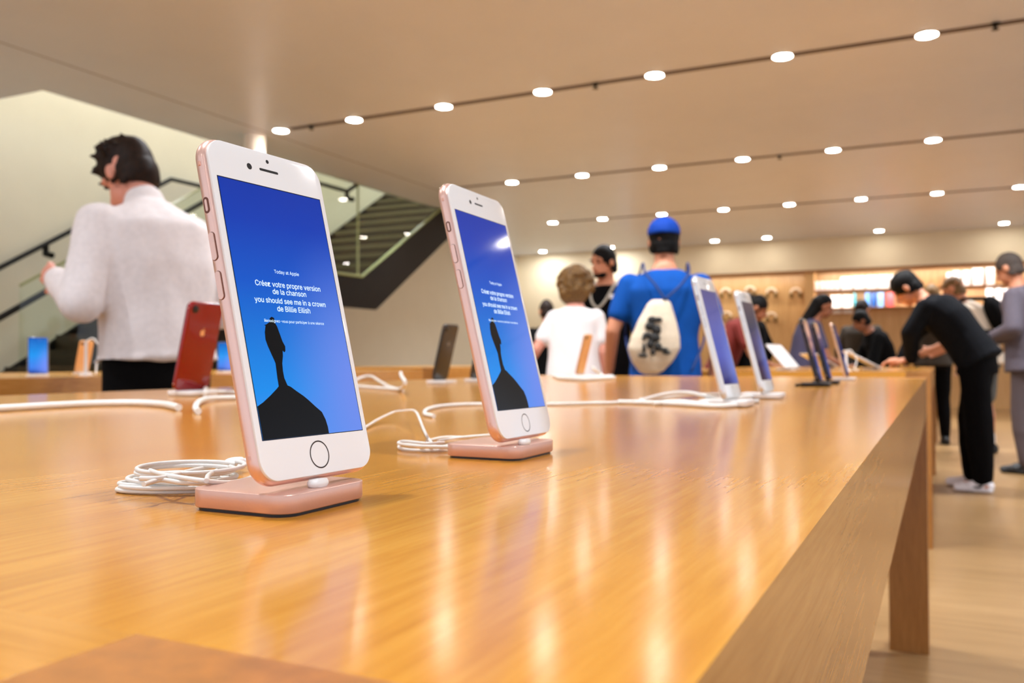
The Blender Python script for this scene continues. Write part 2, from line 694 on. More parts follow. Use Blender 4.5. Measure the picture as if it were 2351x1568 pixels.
def table(label, x0, x1, y0, y1, grp='long maple display tables'):
    t = thing('display_table', label, 'table', ((x0 + x1) / 2, (y0 + y1) / 2, 0), 0, grp)
    w, l = (x1 - x0) / 2, (y1 - y0) / 2
    bm = bmesh.new()
    bx(bm, -w, w, -l + LW, l - LW, TB, TT)
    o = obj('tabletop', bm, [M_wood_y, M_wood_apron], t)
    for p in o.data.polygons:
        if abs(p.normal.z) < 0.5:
            p.material_index = 1
    for s in (-1, 1):
        bm = bmesh.new()
        a, b = sorted((s * l, s * (l - LW)))
        bx(bm, -w + LW, w - LW, a, b, TB, TT)
        obj('end_board', bm, M_wood_x, t)
        for q in (-1, 1):
            bm = bmesh.new()
            c, d = sorted((q * w, q * (w - LW)))
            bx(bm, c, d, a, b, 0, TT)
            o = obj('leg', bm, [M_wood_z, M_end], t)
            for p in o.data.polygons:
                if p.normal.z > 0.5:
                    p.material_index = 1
    return t


table('long maple table filling the foreground, carrying the two rose gold phones', -1.43, -0.04, 0.02, 3.16)
table('maple table in line behind the foreground table, leaned on by the man in dark navy', -1.43, -0.04, 4.75, 7.9)
table('maple table at the far left under the staircase, behind the man in white', -4.25, -2.85, 1.0, 4.72)
table('maple table deep in the shop below the product shelves', -1.43, -0.04, 10.8, 13.4)
table('maple table behind the woman with curly hair, near the left wall', -5.2, -3.8, 6.3, 9.4)

# ------------------------------------------------------------ phones
M_rose = mat('rose_gold', (236, 196, 182), 0.3, metal=0.65)
M_rose_dock = mat('rose_gold_dock', (224, 182, 166), 0.32, metal=0.45, bump=0.03, scale=900)
M_front = mat('white_front_glass', (240, 238, 236), 0.12, coat=0.5)
M_rim = mat('screen_border_black', (4, 4, 8), 0.1)
M_ink = mat('black_ink', (22, 20, 22), 0.4)
M_bronze = mat('home_ring', (70, 56, 48), 0.3, metal=0.7)
M_silver = mat('silver_aluminium', (226, 226, 226), 0.3, metal=0.6)


def screen_mat(name, stops, strength=1.0, diag=0.25, h=0.104):
    """self lit display with a sky gradient picture"""
    m = bpy.data.materials.new(name)
    m.use_nodes = True
    nt = m.node_tree
    b = nt.nodes['Principled BSDF']
    b.inputs['Base Color'].default_value = (0.004, 0.004, 0.006, 1)
    b.inputs['Roughness'].default_value = 0.06
    b.inputs['Specular IOR Level'].default_value = 0.32
    tc = nt.nodes.new('ShaderNodeTexCoord')
    sx = nt.nodes.new('ShaderNodeSeparateXYZ')
    nt.links.new(tc.outputs['Generated'], sx.inputs[0])
    r = nt.nodes.new('ShaderNodeValToRGB')
    e = r.color_ramp.elements
    e[0].position, e[0].color = stops[0][0], lin(stops[0][1])
    e[1].position, e[1].color = stops[-1][0], lin(stops[-1][1])
    for p, c in stops[1:-1]:
        q = e.new(p)
        q.color = lin(c)
    nt.links.new(sx.outputs['Z'], r.inputs['Fac'])
    # violet glow in the lower right corner of the picture
    mr = nt.nodes.new('ShaderNodeVectorMath')
    mr.operation = 'DISTANCE'
    mp = nt.nodes.new('ShaderNodeMapping')
    mp.inputs['Scale'].default_value = (1, 0, 1.25)
    nt.links.new(tc.outputs['Generated'], mp.inputs[0])
    nt.links.new(mp.outputs[0], mr.inputs[0])
    mr.inputs[1].default_value = (1.1, 0, 0.22)
    rr = nt.nodes.new('ShaderNodeMapRange')
    rr.inputs['From Min'].default_value = 0.0
    rr.inputs['From Max'].default_value = 0.9
    rr.inputs['To Min'].default_value = 0.95
    rr.inputs['To Max'].default_value = 0.0
    rr.interpolation_type = 'SMOOTHSTEP'
    nt.links.new(mr.outputs['Value'], rr.inputs['Value'])
    mx = nt.nodes.new('ShaderNodeMix')
    mx.data_type = 'RGBA'
    mx.inputs[7].default_value = lin((112, 136, 230))
    nt.links.new(rr.outputs[0], mx.inputs[0])
    nt.links.new(r.outputs['Color'], mx.inputs[6])
    nt.links.new(mx.outputs[2], b.inputs['Emission Color'])
    b.inputs['Emission Strength'].default_value = strength
    return m


SKY = [(0.0, (60, 140, 236)), (0.18, (8, 138, 232)), (0.36, (6, 118, 216)), (0.6, (0, 84, 198)), (0.85, (2, 58, 176)), (1.0, (2, 52, 166))]
M_screen = screen_mat('screen_sky', SKY, 0.78)
M_text = mat('screen_text_white', (0, 0, 0), 0.3, emit=(226, 246, 255), estr=0.95)
M_sil = mat('screen_black', (1, 1, 1), 0.08, spec=0.3)

SIL = [(-14.8, 64.71), (-13.63, 65.44), (-12.32, 65.01), (-12.3, 64.26), (-12.42, 63.13), (-11.5, 61.66), (-10.56, 58.12),
       (-9.91, 55.51), (-8.87, 53.46), (-9.22, 51.58), (-9.97, 51.01), (-10.72, 51.75), (-11.1, 49.51), (-12.17, 46.54),
       (-12.53, 43.58), (-12.48, 40.63), (-11.43, 37.65), (-9.78, 37.06), (-7.1, 35.31), (-3.44, 33.14), (-0.73, 31.16),
       (2.4, 28.56), (5.63, 26.13), (7.04, 22.99), (7.62, 19.9), (7.6, 17.2), (-29.25, 17.2), (-29.25, 23.39),
       (-29.25, 30.0), (-25.92, 31.46), (-21.5, 33.96), (-17.47, 36.53), (-16.27, 37.41), (-16.23, 40.69), (-16.04, 43.61),
       (-15.84, 46.54), (-16.34, 48.01), (-17.2, 50.21), (-18.4, 53.5), (-19.03, 56.05), (-18.7, 59.01), (-17.7, 61.63),
       (-18.4, 61.85), (-17.12, 62.2), (-14.86, 63.4)]
TEXTS = [('Today at Apple', -0.5, 83.9, 14.3, 'R'), ('Créez votre propre version', -0.4, 78.0, 37.8, 'B'),
         ('de la chanson', -0.8, 75.0, 19.4, 'B'), ('you should see me in a crown', -0.5, 71.2, 41.2, 'B'),
         ('de Billie Eilish', 0.0, 67.9, 19.2, 'B'), ('Renseignez-vous pour participer à une séance', -0.6, 63.2, 34.6, 'R')]


import os
FONT = None
try:
    for base in (bpy.utils.system_resource('DATAFILES'), bpy.utils.resource_path('LOCAL') + '/datafiles'):
        p_ = os.path.join(base, 'fonts', 'Inter.woff2')
        if os.path.exists(p_):
            FONT = bpy.data.fonts.load(p_)
            break
except Exception:
    FONT = None


def text_mesh(txt, width, bold):
    cu = bpy.data.curves.new('txt', 'FONT')
    if FONT:
        cu.font = FONT
    cu.body = txt
    cu.align_x = 'CENTER'
    cu.size = 1
    cu.resolution_u = 3
    if bold:
        cu.offset = 0.006
    o = bpy.data.objects.new('txt', cu)
    COL.objects.link(o)
    bpy.context.view_layer.update()
    dg = bpy.context.evaluated_depsgraph_get()
    me = bpy.data.meshes.new_from_object(o.evaluated_get(dg))
    bpy.data.objects.remove(o)
    xs = [v.co.x for v in me.vertices]
    s = width / (max(xs) - min(xs))
    for v in me.vertices:
        x, y = v.co.x * s, v.co.y * s
        v.co = (x, 0, y)
    me.flip_normals() if me.polygons and me.polygons[0].normal.y > 0 else None
    me.materials.clear()
    return me


def apple_logo(bm, cx, cz, s, y0, y1):
    body = [(0, 0.62), (0.18, 0.72), (0.42, 0.76), (0.62, 0.68), (0.76, 0.52), (0.6, 0.38), (0.52, 0.18), (0.56, -0.05), (0.66, -0.2),
            (0.82, -0.3), (0.74, -0.56), (0.56, -0.84), (0.36, -1.0), (0.14, -0.96), (0, -0.9), (-0.16, -0.96), (-0.38, -1.0), (-0.6, -0.82),
            (-0.78, -0.5), (-0.86, -0.14), (-0.84, 0.22), (-0.7, 0.54), (-0.46, 0.74), (-0.2, 0.72)]
    leaf = [(0.02, 0.84), (0.2, 0.9), (0.36, 1.06), (0.4, 1.28), (0.2, 1.2), (0.06, 1.04)]
    for L in (body, leaf):
        prism(bm, [(cx - p[0] * s, cz + p[1] * s) for p in L], 'y', y0, y1)
    bmesh.ops.triangulate(bm, faces=[f for f in bm.faces if len(f.verts) > 4])


def make_phone(name, label, w, h, t, R, bodym, frontm, scr, screenm, home=True, texts=False, sil=False, details=True, sensors=True,
               backlogo=None, group='smartphones on the long tables', buttons=True, blackband=False):
    """local frame: x to the right of the display, z up from the lower edge, display facing -y; millimetres in"""
    k = 0.001
    ph = thing(name, label, 'phone', group=group)
    bm = bmesh.new()
    slab(bm, w * k, h * k, R * k, 0.00012, t * k, 0.0034 if t > 5 else 0.002, h * k / 2, n=12, en=6)
    body = obj('body', bm, bodym, ph, smooth=60)
    bm = bmesh.new()
    slab(bm, (w - 2.6) * k, (h - 2.6) * k, (R - 1.3) * k, -0.0003, 0.001, 0.0003, h * k / 2, n=12, en=3)
    front = obj('front_glass', bm, frontm, ph, smooth=60)
    sw, sh, sz = scr
    y = -0.00034
    c = sz + sh / 2
    flat('screen_border', [(x * k, z * k) for x, z in ((-sw / 2 - .4, c - sh / 2 - .3), (sw / 2 + .4, c - sh / 2 - .3), (sw / 2 + .4, c + sh / 2 + .4), (-sw / 2 - .4, c + sh / 2 + .4))], y, M_rim, ph)
    scn = flat('screen', [(x * k, z * k) for x, z in ((-sw / 2, c - sh / 2), (sw / 2, c - sh / 2), (sw / 2, c + sh / 2), (-sw / 2, c + sh / 2))], y - 0.00006, screenm, ph)
    fs = sw / 58.5
    if sil:
        flat('silhouette_picture', [(a * fs * k, (sz + (b - 17.2) * fs) * k) for a, b in SIL], y - 0.00014, M_sil, scn)
    if texts:
        for body_t, cx, bz, wd, bold in TEXTS:
            me = text_mesh(body_t, wd * fs * k, bold == 'B')
            o = link_mesh('screen_text', me, M_text, scn)
            o.location = (cx * fs * k, y - 0.0002, (sz + (bz - 17.2) * fs) * k)
    if home:
        hz = 9.2
        bm = bmesh.new()
        N = 48
        for r0, r1, yy in ((5.6, 5.05, y),):
            va = [bm.verts.new((r0 * k * math.cos(2 * math.pi * i / N), yy, hz * k + r0 * k * math.sin(2 * math.pi * i / N))) for i in range(N)]
            vb = [bm.verts.new((r1 * k * math.cos(2 * math.pi * i / N), yy, hz * k + r1 * k * math.sin(2 * math.pi * i / N))) for i in range(N)]
            for i in range(N):
                bm.faces.new((va[i], va[(i + 1) % N], vb[(i + 1) % N], vb[i]))
        obj('home_button', bm, M_bronze, ph)
    if sensors:
        top = h - 9.4
        flat('speaker_slot', [(a, b) for a, b in rrect(0.0108, 0.0011, 0.00054, 4, 0, top * k)], y, M_ink, ph)
        flat('front_camera', rrect(0.0027, 0.0027, 0.00134, 8, -0.011, top * k), y, M_ink, ph)
        flat('proximity_sensor', rrect(0.0017, 0.0017, 0.00084, 6, 0, (top + 4.2) * k), y, M_ink, ph)
    if buttons:
        for z0, hh, nm, wd in ((h - 31.5, 6.0, 'mute_switch', 2.2), (h - 50.5, 11.0, 'volume_button', 2.6), (h - 66.0, 11.0, 'volume_button', 2.6)):
            bm = bmesh.new()
            prism(bm, [(t / 2 * k + a, (z0 + hh / 2) * k + b) for a, b in rrect((wd + .5) * k, (hh + .5) * k, (wd + .5) / 2 * k * 0.99, 6)], 'x', -w / 2 * k - 0.00006, -w / 2 * k + 0.0008)
            bt = obj(nm, bm, mat('button_gap', (112, 66, 50), 0.5), ph)
            bm = bmesh.new()
            wx = 0.00042 if nm != 'mute_switch' else 0.00012
            prism(bm, [(t / 2 * k + a, (z0 + hh / 2) * k + b) for a, b in rrect(wd * k, hh * k, wd / 2 * k * 0.99, 6)], 'x', -w / 2 * k - wx, -w / 2 * k + 0.0008)
            if nm == 'mute_switch':
                bmesh.ops.scale(bm, vec=(1, 0.55, 0.8), verts=bm.verts, space=Matrix.Translation((0, -t / 2 * k, -(z0 + hh / 2) * k)))
            obj('key', bm, bodym, bt, smooth=True)
        for zz in (h - 11.5, 11.5):
            for sx in (-1, 1):
                q = 0.9987 * w / 2 * k
                box('antenna_band', sx * q - 0.0005, sx * q + 0.00012 * (1 if sx > 0 else 5), 0.0031, (t - 3.2) * k, zz * k - 0.0008, zz * k + 0.0008,
                    mat('antenna_pink', (226, 178, 160), 0.5), ph)
    if backlogo is not None:
        bm = bmesh.new()
        apple_logo(bm, 0, h * k * 0.66, 0.0062, t * k - 0.00005, t * k + 0.00012)
        obj('logo', bm, backlogo, ph)
        bm = bmesh.new()
        disc_lathe(bm, [(0.0062, 0), (0.0062, 0.0012), (0.005, 0.0016)], c=(w * k / 2 - 0.0125, t * k, (h - 12.5) * k), axis='y', seg=24)
        ln = obj('camera_lens', bm, M_ink, ph, smooth=True)
    return ph


def pose(yaw, tilt, x, y, z, roll=0.0):
    return (Matrix.Translation((x, y, z)) @ Matrix.Rotation(math.radians(yaw), 4, 'Z') @ Matrix.Rotation(math.radians(tilt), 4, 'X')
            @ Matrix.Rotation(math.radians(roll), 4, 'Y'))


ph1 = make_phone('smartphone', 'nearest rose gold phone with white front and a blue screen, tilted back on its dock', 67.3, 138.4, 7.3, 9.6,
                 M_rose, M_front, (58.5, 104, 17.2), M_screen, texts=True, sil=True)
ph1.matrix_world = pose(87.28, -13.57, -0.2212, 0.2822, CZ - 0.0463, 0.1)
ph2 = make_phone('smartphone', 'larger rose gold phone, second from the camera, a lamp mirrored on its blue screen', 78.2, 158.2, 7.5, 10.6,
                 M_rose, M_front, (68.5, 121.8, 18.2), M_screen, texts=True, sil=True)
ph2.matrix_world = pose(90.7, -13.6, -0.2251, 0.4848, CZ - 0.0468, 0.5)


def make_dock(label, x0, x1, y0, y1, hgt, m, m_conn=M_white, base=True):
    w, d = x1 - x0, y1 - y0
    t = thing('charging_dock', label, 'charging dock', ((x0 + x1) / 2, (y0 + y1) / 2, TT), 0, 'charging docks under the phones')
    bm = bmesh.new()
    rings = []
    e = 0.0005
    for ins, z in ((e, hgt), (e * .3, hgt - e * .3), (0, hgt - e), (0, 0.0012 + e), (e, 0.0012)):
        rings.append([bm.verts.new((x, y, z)) for x, y in rrect(w - 2 * ins, d - 2 * ins, 0.0085 - ins, 10)])
    N = len(rings[0])
    for i in range(len(rings) - 1):
        for q in range(N):
            bm.faces.new((rings[i][q], rings[i][(q + 1) % N], rings[i + 1][(q + 1) % N], rings[i + 1][q]))
    bm.faces.new(rings[0])
    bm.faces.new(rings[-1][::-1])
    obj('body', bm, m, t, smooth=50)
    if base:
        bm = bmesh.new()
        prism(bm, rrect(w - 0.003, d - 0.003, 0.007, 8), 'z', 0.0, 0.0013)
        obj('rubber_foot', bm, M_ink, t)
    return t


def P0(px, py, h):
    return onz(px, py, TT + h)


def add_connector(t, lx, ly, hgt):
    bm = bmesh.new()
    prof = [(0.0001, 0.0), (0.0046, 0.0002), (0.0053, 0.0012), (0.0053, 0.002), (0.0046, 0.0031), (0.0001, 0.0034)]
    disc_lathe(bm, prof, seg=24)
    bmesh.ops.scale(bm, vec=(0.62, 1, 1), verts=bm.verts)
    bmesh.ops.translate(bm, verts=bm.verts, vec=(lx, ly, hgt))
    obj('connector', bm, M_white, t, smooth=60)
    return t


dk = make_dock('rose gold metal dock holding the nearest phone', -0.2655, -0.2155, 0.2535, 0.3065, 0.0084, M_rose_dock)
q_ = P0(730, 1109, 0.0098)
add_connector(dk, q_.x - dk.location.x, q_.y - dk.location.y, 0.0083)
dk2 = make_dock('rose gold metal dock holding the larger second phone', -0.268, -0.218, 0.455, 0.512, 0.0084, M_rose_dock)
q_ = P0(1204, 1015, 0.0098)
add_connector(dk2, q_.x - dk2.location.x, q_.y - dk2.location.y, 0.0083)

# phones farther down the table
M_scr3 = screen_mat('screen_dim', [(0, (20, 34, 110)), (0.3, (70, 90, 200)), (0.6, (96, 104, 190)), (1, (84, 84, 150))], 0.6)
M_scr4 = screen_mat('screen_dark', [(0, (12, 14, 60)), (0.5, (52, 52, 120)), (0.7, (40, 50, 84)), (1, (92, 80, 92))], 0.55)
M_scr5 = screen_mat('screen_mauve', [(0, (14, 12, 30)), (0.5, (40, 34, 90)), (0.8, (110, 96, 140)), (1, (60, 50, 60))], 0.5)
M_blackglass = mat('black_front_glass', (10, 10, 14), 0.08)
M_grey = mat('space_grey', (34, 32, 38), 0.35, metal=0.3)
PLUS = (78.2, 158.2, 8.0, 10.6)
ph3 = make_phone('smartphone', 'white phone standing beyond the second rose gold phone, first of the white pair', *PLUS, M_silver, M_front, (68.5, 121.8, 18.2), M_scr3, sil=False)
ph3.matrix_world = pose(87.5, -14, -0.232, 1.115, CZ - 0.0475)
ph4 = make_phone('smartphone', 'white phone right behind the first white one, showing a dark bluish screen', *PLUS, M_silver, M_front, (68.5, 121.8, 18.2), M_scr4)
ph4.matrix_world = pose(87.5, -14, -0.232, 1.365, CZ - 0.0475)
ph5 = make_phone('smartphone', 'black edged phone beyond the white pair, first of the dark pair', 71, 144, 8, 11, M_grey, M_blackglass, (62.5, 135.5, 4.2), M_scr5, home=False, sensors=False)
ph5.matrix_world = pose(90, -14, -0.235, 2.03, CZ - 0.0475)
ph6 = dup(ph5, matrix=pose(90, -14, -0.235, 2.22, CZ - 0.0475), label='black edged phone standing directly behind the first dark one')
M_gold = mat('gold_aluminium', (226, 190, 160), 0.35, metal=0.5)
ph7 = make_phone('smartphone', 'pale gold phone seen edge on near the far end of the foreground table', 77.4, 157.5, 8, 11, M_gold, M_blackglass, (68.5, 149, 4.2), M_scr5, home=False, sensors=False)
ph7.matrix_world = pose(90, -14, -0.235, 2.66, CZ - 0.0475)
# phones on the opposite side, backs towards us
M_red = mat('red_glass_back', (140, 3, 8), 0.14, coat=0.3)
M_logo_pale = mat('logo_gold', (240, 190, 140), 0.3, metal=0.6)
ph8 = make_phone('smartphone', 'bright red phone seen from the back between the man in white and the nearest phone', 75.7, 150.9, 8.3, 11.5, M_red, M_blackglass,
                 (64.6, 139.6, 5.6), M_scr3, home=False, sensors=False, backlogo=M_logo_pale)
ph8.matrix_world = pose(-90, -14, -1.135, 1.088, CZ - 0.0475)
M_dkback = mat('dark_glass_back', (44, 38, 30), 0.25)
ph9 = make_phone('smartphone', 'dark phone seen from the back in front of the cream wall', 71, 144, 7.7, 11, M_dkback, M_blackglass, (62.5, 135.5, 4.2), M_scr3,
                 home=False, sensors=False, backlogo=mat('logo_grey', (120, 112, 100), 0.4))
ph9.matrix_world = pose(-90, -14, -1.135, 1.905, CZ - 0.0475)
ph10 = dup(ph9, matrix=pose(-90, -14, -1.135, 2.1, CZ - 0.0475), label='dark phone mostly hidden behind the larger rose gold phone')
M_goldback = mat('gold_glass_back', (222, 168, 110), 0.3)
ph11 = make_phone('smartphone', 'gold phone seen from the back in front of the woman in the white t-shirt', 71, 144, 7.7, 11, M_goldback, M_blackglass, (62.5, 135.5, 4.2), M_scr3,
                  home=False, sensors=False, backlogo=M_logo_pale)
ph11.matrix_world = pose(-90, -14, -1.135, 2.86, CZ - 0.0475)
# left table
M_scr_blue = screen_mat('screen_blue', [(0, (30, 60, 150)), (0.15, (60, 120, 220)), (0.5, (20, 140, 225)), (1, (10, 90, 180))], 0.9)
ph12 = make_phone('smartphone', 'phone with bright blue screen on the far left table', 71, 144, 8, 11, M_silver, M_blackglass, (62.5, 135.5, 4.2), M_scr_blue, home=False, sensors=False)
ph12.matrix_world = pose(57, -12, -3.05, 2.19, CZ - 0.0475)
ph13 = dup(ph11, matrix=pose(-90, -14, -3.42, 2.66, CZ - 0.0475), label='orange gold phone back beside the bright blue phone on the left table')
ph14 = dup(ph12, matrix=pose(40, -12, -3.1, 3.2, CZ - 0.0475), label='phone with blue screen half hidden right of the man in white')

dock_w = None
for i, (x, y, lab, m) in enumerate((
        (-0.242, 1.115, 'low white dock holding the first white phone', M_white), (-0.242, 1.365, 'low white dock holding the second white phone', M_white),
        (-0.245, 2.03, 'low black dock holding the first dark phone of the right side', M_ink), (-0.245, 2.22, 'low dock holding the second dark phone on the right side', M_grey),
        (-0.245, 2.66, 'low dock holding the pale gold phone', M_white), (-1.125, 1.088, 'low white dock holding the red phone', M_white),
        (-1.125, 1.905, 'low white dock holding the dark phone before the cream wall', M_white), (-1.125, 2.1, 'low white dock of the mostly hidden dark phone', M_white),
        (-1.125, 2.86, 'low white dock holding the gold phone by the woman', M_white), (-3.06, 2.195, 'low white dock under the bright blue phone', M_white),
        (-3.41, 2.66, 'low white dock under the orange gold phone', M_white), (-3.11, 3.205, 'low white dock under the half hidden blue phone', M_white))):
    s = 1 if x > -1 and x > -2 else 1
    make_dock(lab, x - 0.03, x + 0.03, y - 0.03, y + 0.03, 0.0085, m, base=False)

# ------------------------------------------------------------ cables
M_cable = mat('white_cable', (238, 236, 230), 0.4)
CR = 0.0010


def P(px, py, h):
    """point of the horizontal plane h metres above the table top"""
    return onz(px, py, TT + h)


def cable(label, segs, r=CR, plugs=(), m=None):
    t = thing('charging_cable', label, 'cable', (segs[0][0].x, segs[0][0].y, TT), 0, 'white charging cables')
    bpy.context.view_layer.update()
    bm = bmesh.new()
    for sg in segs:
        line = catmull(sg, 7)
        for q in line:
            q.z = max(q.z, TT + r * 1.02)
        tube(bm, line, r, 10)
    o = rel(obj('cord', bm, m or M_cable, smooth=60), t)
    for a, b, rr in plugs:
        bm = bmesh.new()
        d = b - a
        tube(bm, [a, a + d * 0.15, a + d * 0.5, a + d * 0.9, b], [rr * 0.6, rr * 0.9, rr, rr * 0.9, rr * 0.6], 12)
        rel(obj('plug', bm, M_white, smooth=60), t)
    return t


# coil beside the nearest dock
RT = Vector((0.899, 0.438, 0))
FW = Vector((-0.438, 0.899, 0))


def loop(cx, a, b, h0, h1, t0=0.0, turns=1.0, tilt=0.0, n=20, ex=3.0):
    out = []
    for i in range(int(n * turns) + 1):
        ang = 2 * math.pi * (t0 + i / n)
        u = math.cos(ang)
        v = math.sin(ang)
        h = h0 + (h1 - h0) * i / (n * turns) + tilt * v
        q = cx + RT * (a * u) + FW * (b * v)
        out.append(Vector((q.x, q.y, TT + CR + max(h, 0))))
    return out


C0 = P(400, 1128, 0)
C0.z = 0
seg = []
seg.append(loop(C0, 0.0250, 0.0110, 0.0, 0.0005, 0.0) + loop(C0 + RT * 0.0008, 0.0250, 0.0095, 0.0026, 0.003, 0.0))
seg.append(loop(C0 + RT * 0.0016, 0.0250, 0.0125, 0.0018, 0.0022, 0.05) + loop(C0 + RT * 0.0045, 0.0225, 0.0085, 0.0040, 0.0044, 0.05))
seg.append(loop(C0 + RT * 0.0075, 0.0235, 0.0140, 0.0092, 0.0104, 0.12, tilt=0.0012))
seg.append(loop(C0 + RT * 0.0035, 0.0240, 0.0105, 0.0048, 0.0056, 0.1, tilt=0.0012) + loop(C0 + RT * 0.005, 0.0215, 0.0130, 0.0078, 0.0085, 0.1, tilt=0.001))
seg.append([P(345, 1080, 0.0105), P(372, 1089, 0.0105), P(420, 1097, 0.0105), P(470, 1104, 0.0100), P(520, 1108, 0.008), P(560, 1102, 0.005), P(592, 1090, 0.003), P(640, 1072, 0.002)])
seg.append([P(322, 1098, 0.0100), P(360, 1098, 0.0100), P(400, 1090, 0.010), P(450, 1078, 0.009), P(500, 1070, 0.008), P(540, 1064, 0.007)])
seg.append([P(474, 1104, 0.0105), P(478, 1092, 0.0105), P(492, 1083, 0.009), P(512, 1077, 0.006), P(550, 1070, 0.004)])
seg.append([P(330, 1112, 0.009), P(370, 1102, 0.009), P(420, 1108, 0.0085), P(470, 1110, 0.007), P(500, 1105, 0.005)])
cable('white charging cable coiled on the table beside the nearest dock', seg, plugs=[(P(520, 1066, 0.006), P(556, 1060, 0.005), 0.0031), (P(556, 1060, 0.004), P(620, 1056, 0.004), 0.0022)])
# cable of the second dock
seg = [[P(835, 983, 0.002), P(870, 962, 0.004), P(905, 946, 0.008), P(930, 943, 0.011), P(948, 942, 0.013), P(958, 950, 0.0135), P(972, 984, 0.012), P(986, 1010, 0.006), P(1004, 1026, 0.0025), P(1040, 1020, 0.002)],
       [P(1030, 1034, 0.0012), P(960, 1034, 0.0012), P(922, 1030, 0.0015), P(916, 1024, 0.002), P(930, 1020, 0.0024), P(1000, 1026, 0.004), P(1030, 1028, 0.004)],
       [P(1030, 1026, 0.005), P(960, 1024, 0.005), P(916, 1018, 0.005), P(930, 1013, 0.006), P(980, 1018, 0.006), P(1020, 1016, 0.006)],
       [P(1006, 1012, 0.003), P(1060, 1004, 0.002), P(1120, 999, 0.002), P(1160, 996, 0.002)],
       [P(980, 1012, 0.001), P(1020, 1004, 0.001), P(1070, 1004, 0.001)]]
cable('white charging cable folded flat beside the dock of the larger second phone', seg)
cable('long white cable curving behind the larger second phone towards the white phones',
      [[P(996, 958, 0.001), P(976, 953, 0.001), P(980, 943, 0.001), P(1010, 935, 0.001), P(1060, 931, 0.001), P(1110, 930, 0.001), P(1250, 930, 0.001), P(1340, 928, 0.001), P(1420, 926, 0.001), P(1500, 917, 0.003), P(1560, 909, 0.006), P(1620, 905, 0.004), P(1680, 905, 0.002)]], r=0.0022)
cable('tangled white cable lying in front of the two white phones',
      [[P(1420, 926, 0.001), P(1480, 926, 0.002), P(1560, 931, 0.001), P(1640, 936, 0.001), P(1690, 934, 0.001)],
       [P(1470, 920, 0.002), P(1530, 905, 0.012), P(1580, 902, 0.015), P(1630, 912, 0.01), P(1680, 915, 0.004), P(1750, 910, 0.002)],
       [P(1500, 926, 0.003), P(1560, 922, 0.005), P(1620, 927, 0.004), P(1740, 924, 0.001)]], r=0.0030)
cable('thick white cable crossing the left edge in front of the man in white',
      [[P(-60, 944, 0.003), P(0, 940, 0.003), P(100, 934, 0.003), P(200, 929, 0.003), P(300, 927, 0.003), P(370, 930, 0.003), P(410, 938, 0.003)]], r=0.0042)
cable('white cable bending down in front of the red phone',
      [[P(455, 946, 0.003), P(449, 935, 0.004), P(458, 922, 0.005), P(480, 915, 0.005), P(530, 913, 0.004), P(600, 912, 0.004)],
       [P(420, 905, 0.003), P(470, 900, 0.003), P(540, 902, 0.003), P(600, 900, 0.003)],
       [P(470, 905, 0.004), P(472, 880, 0.019), P(470, 862, 0.033), P(474, 850, 0.041)]], r=0.0036)
cable('loose white cable loops between the two rose gold phones near the far edge',
      [[P(812, 875, 0.003), P(832, 866, 0.012), P(852, 864, 0.015), P(872, 876, 0.008), P(900, 892, 0.002), P(925, 896, 0.003)],
       [P(812, 888, 0.002), P(860, 892, 0.002), P(915, 894, 0.004), P(930, 880, 0.02), P(922, 864, 0.03), P(920, 856, 0.035)]], r=0.0034)
cable('white cable heap under the gold phone by the woman in the white t-shirt',
      [[P(1270, 866, 0.003), P(1310, 868, 0.004), P(1360, 866, 0.005), P(1405, 864, 0.006)],
       [P(1385, 868, 0.004), P(1380, 860, 0.010), P(1368, 850, 0.026), P(1360, 843, 0.036)],
       [P(1280, 870, 0.003), P(1340, 872, 0.004), P(1410, 868, 0.004)]], r=0.0055)
cable('dark flat cable lying beside the two dark phones on the right',
      [[P(1828, 885, 0.002), P(1850, 884, 0.002), P(1880, 884, 0.002), P(1900, 886, 0.002)]], r=0.003, m=M_ink)

# ------------------------------------------------------------ people
SKIN = {'fair': (222, 160, 134), 'tan': (200, 134, 100), 'brown': (150, 92, 62), 'pink': (216, 146, 124)}


def lathe_seg(bm, a, b, ra, rb, side=None, k=1.0, n=14, caps=6):
    """tapered capsule, its cross section widened k times along side"""
    a, b = Vector(a), Vector(b)
    d = (b - a)
    L = d.length
    d = d.normalized() if L > 1e-6 else Vector((0, 0, 1))
    if side is None:
        u = d.orthogonal().normalized()
    else:
        u = Vector(side)
        u = (u - u.dot(d) * d).normalized()
    w = d.cross(u)
    rings = []
    for i in range(caps):
        t = math.pi / 2 * (i + 0.35) / caps
        rings.append((a - d * ra * math.cos(t), ra * math.sin(t)))
    rings.append((a, ra))
    rings.append((b, rb))
    for i in range(caps - 1, -1, -1):
        t = math.pi / 2 * (i + 0.35) / caps
        rings.append((b + d * rb * math.cos(t), rb * math.sin(t)))
    R = []
    for c, r in rings:
        R.append([bm.verts.new(c + u * (math.cos(q) * r * k) + w * (math.sin(q) * r)) for q in [2 * math.pi * j / n for j in range(n)]])
    for i in range(len(R) - 1):
        for j in range(n):
            bm.faces.new((R[i][j], R[i][(j + 1) % n], R[i + 1][(j + 1) % n], R[i + 1][j]))
    bm.faces.new(R[0][::-1])
    bm.faces.new(R[-1])


def ball(bm, c, rx, ry, rz, M=None, sub=2):
    r = bmesh.ops.create_icosphere(bm, subdivisions=sub, radius=1.0)
    T = Matrix.Translation(Vector(c)) @ (M.to_4x4() if M else Matrix.Identity(4)) @ Matrix.Diagonal((rx, ry, rz, 1))
    bmesh.ops.transform(bm, matrix=T, verts=r['verts'])


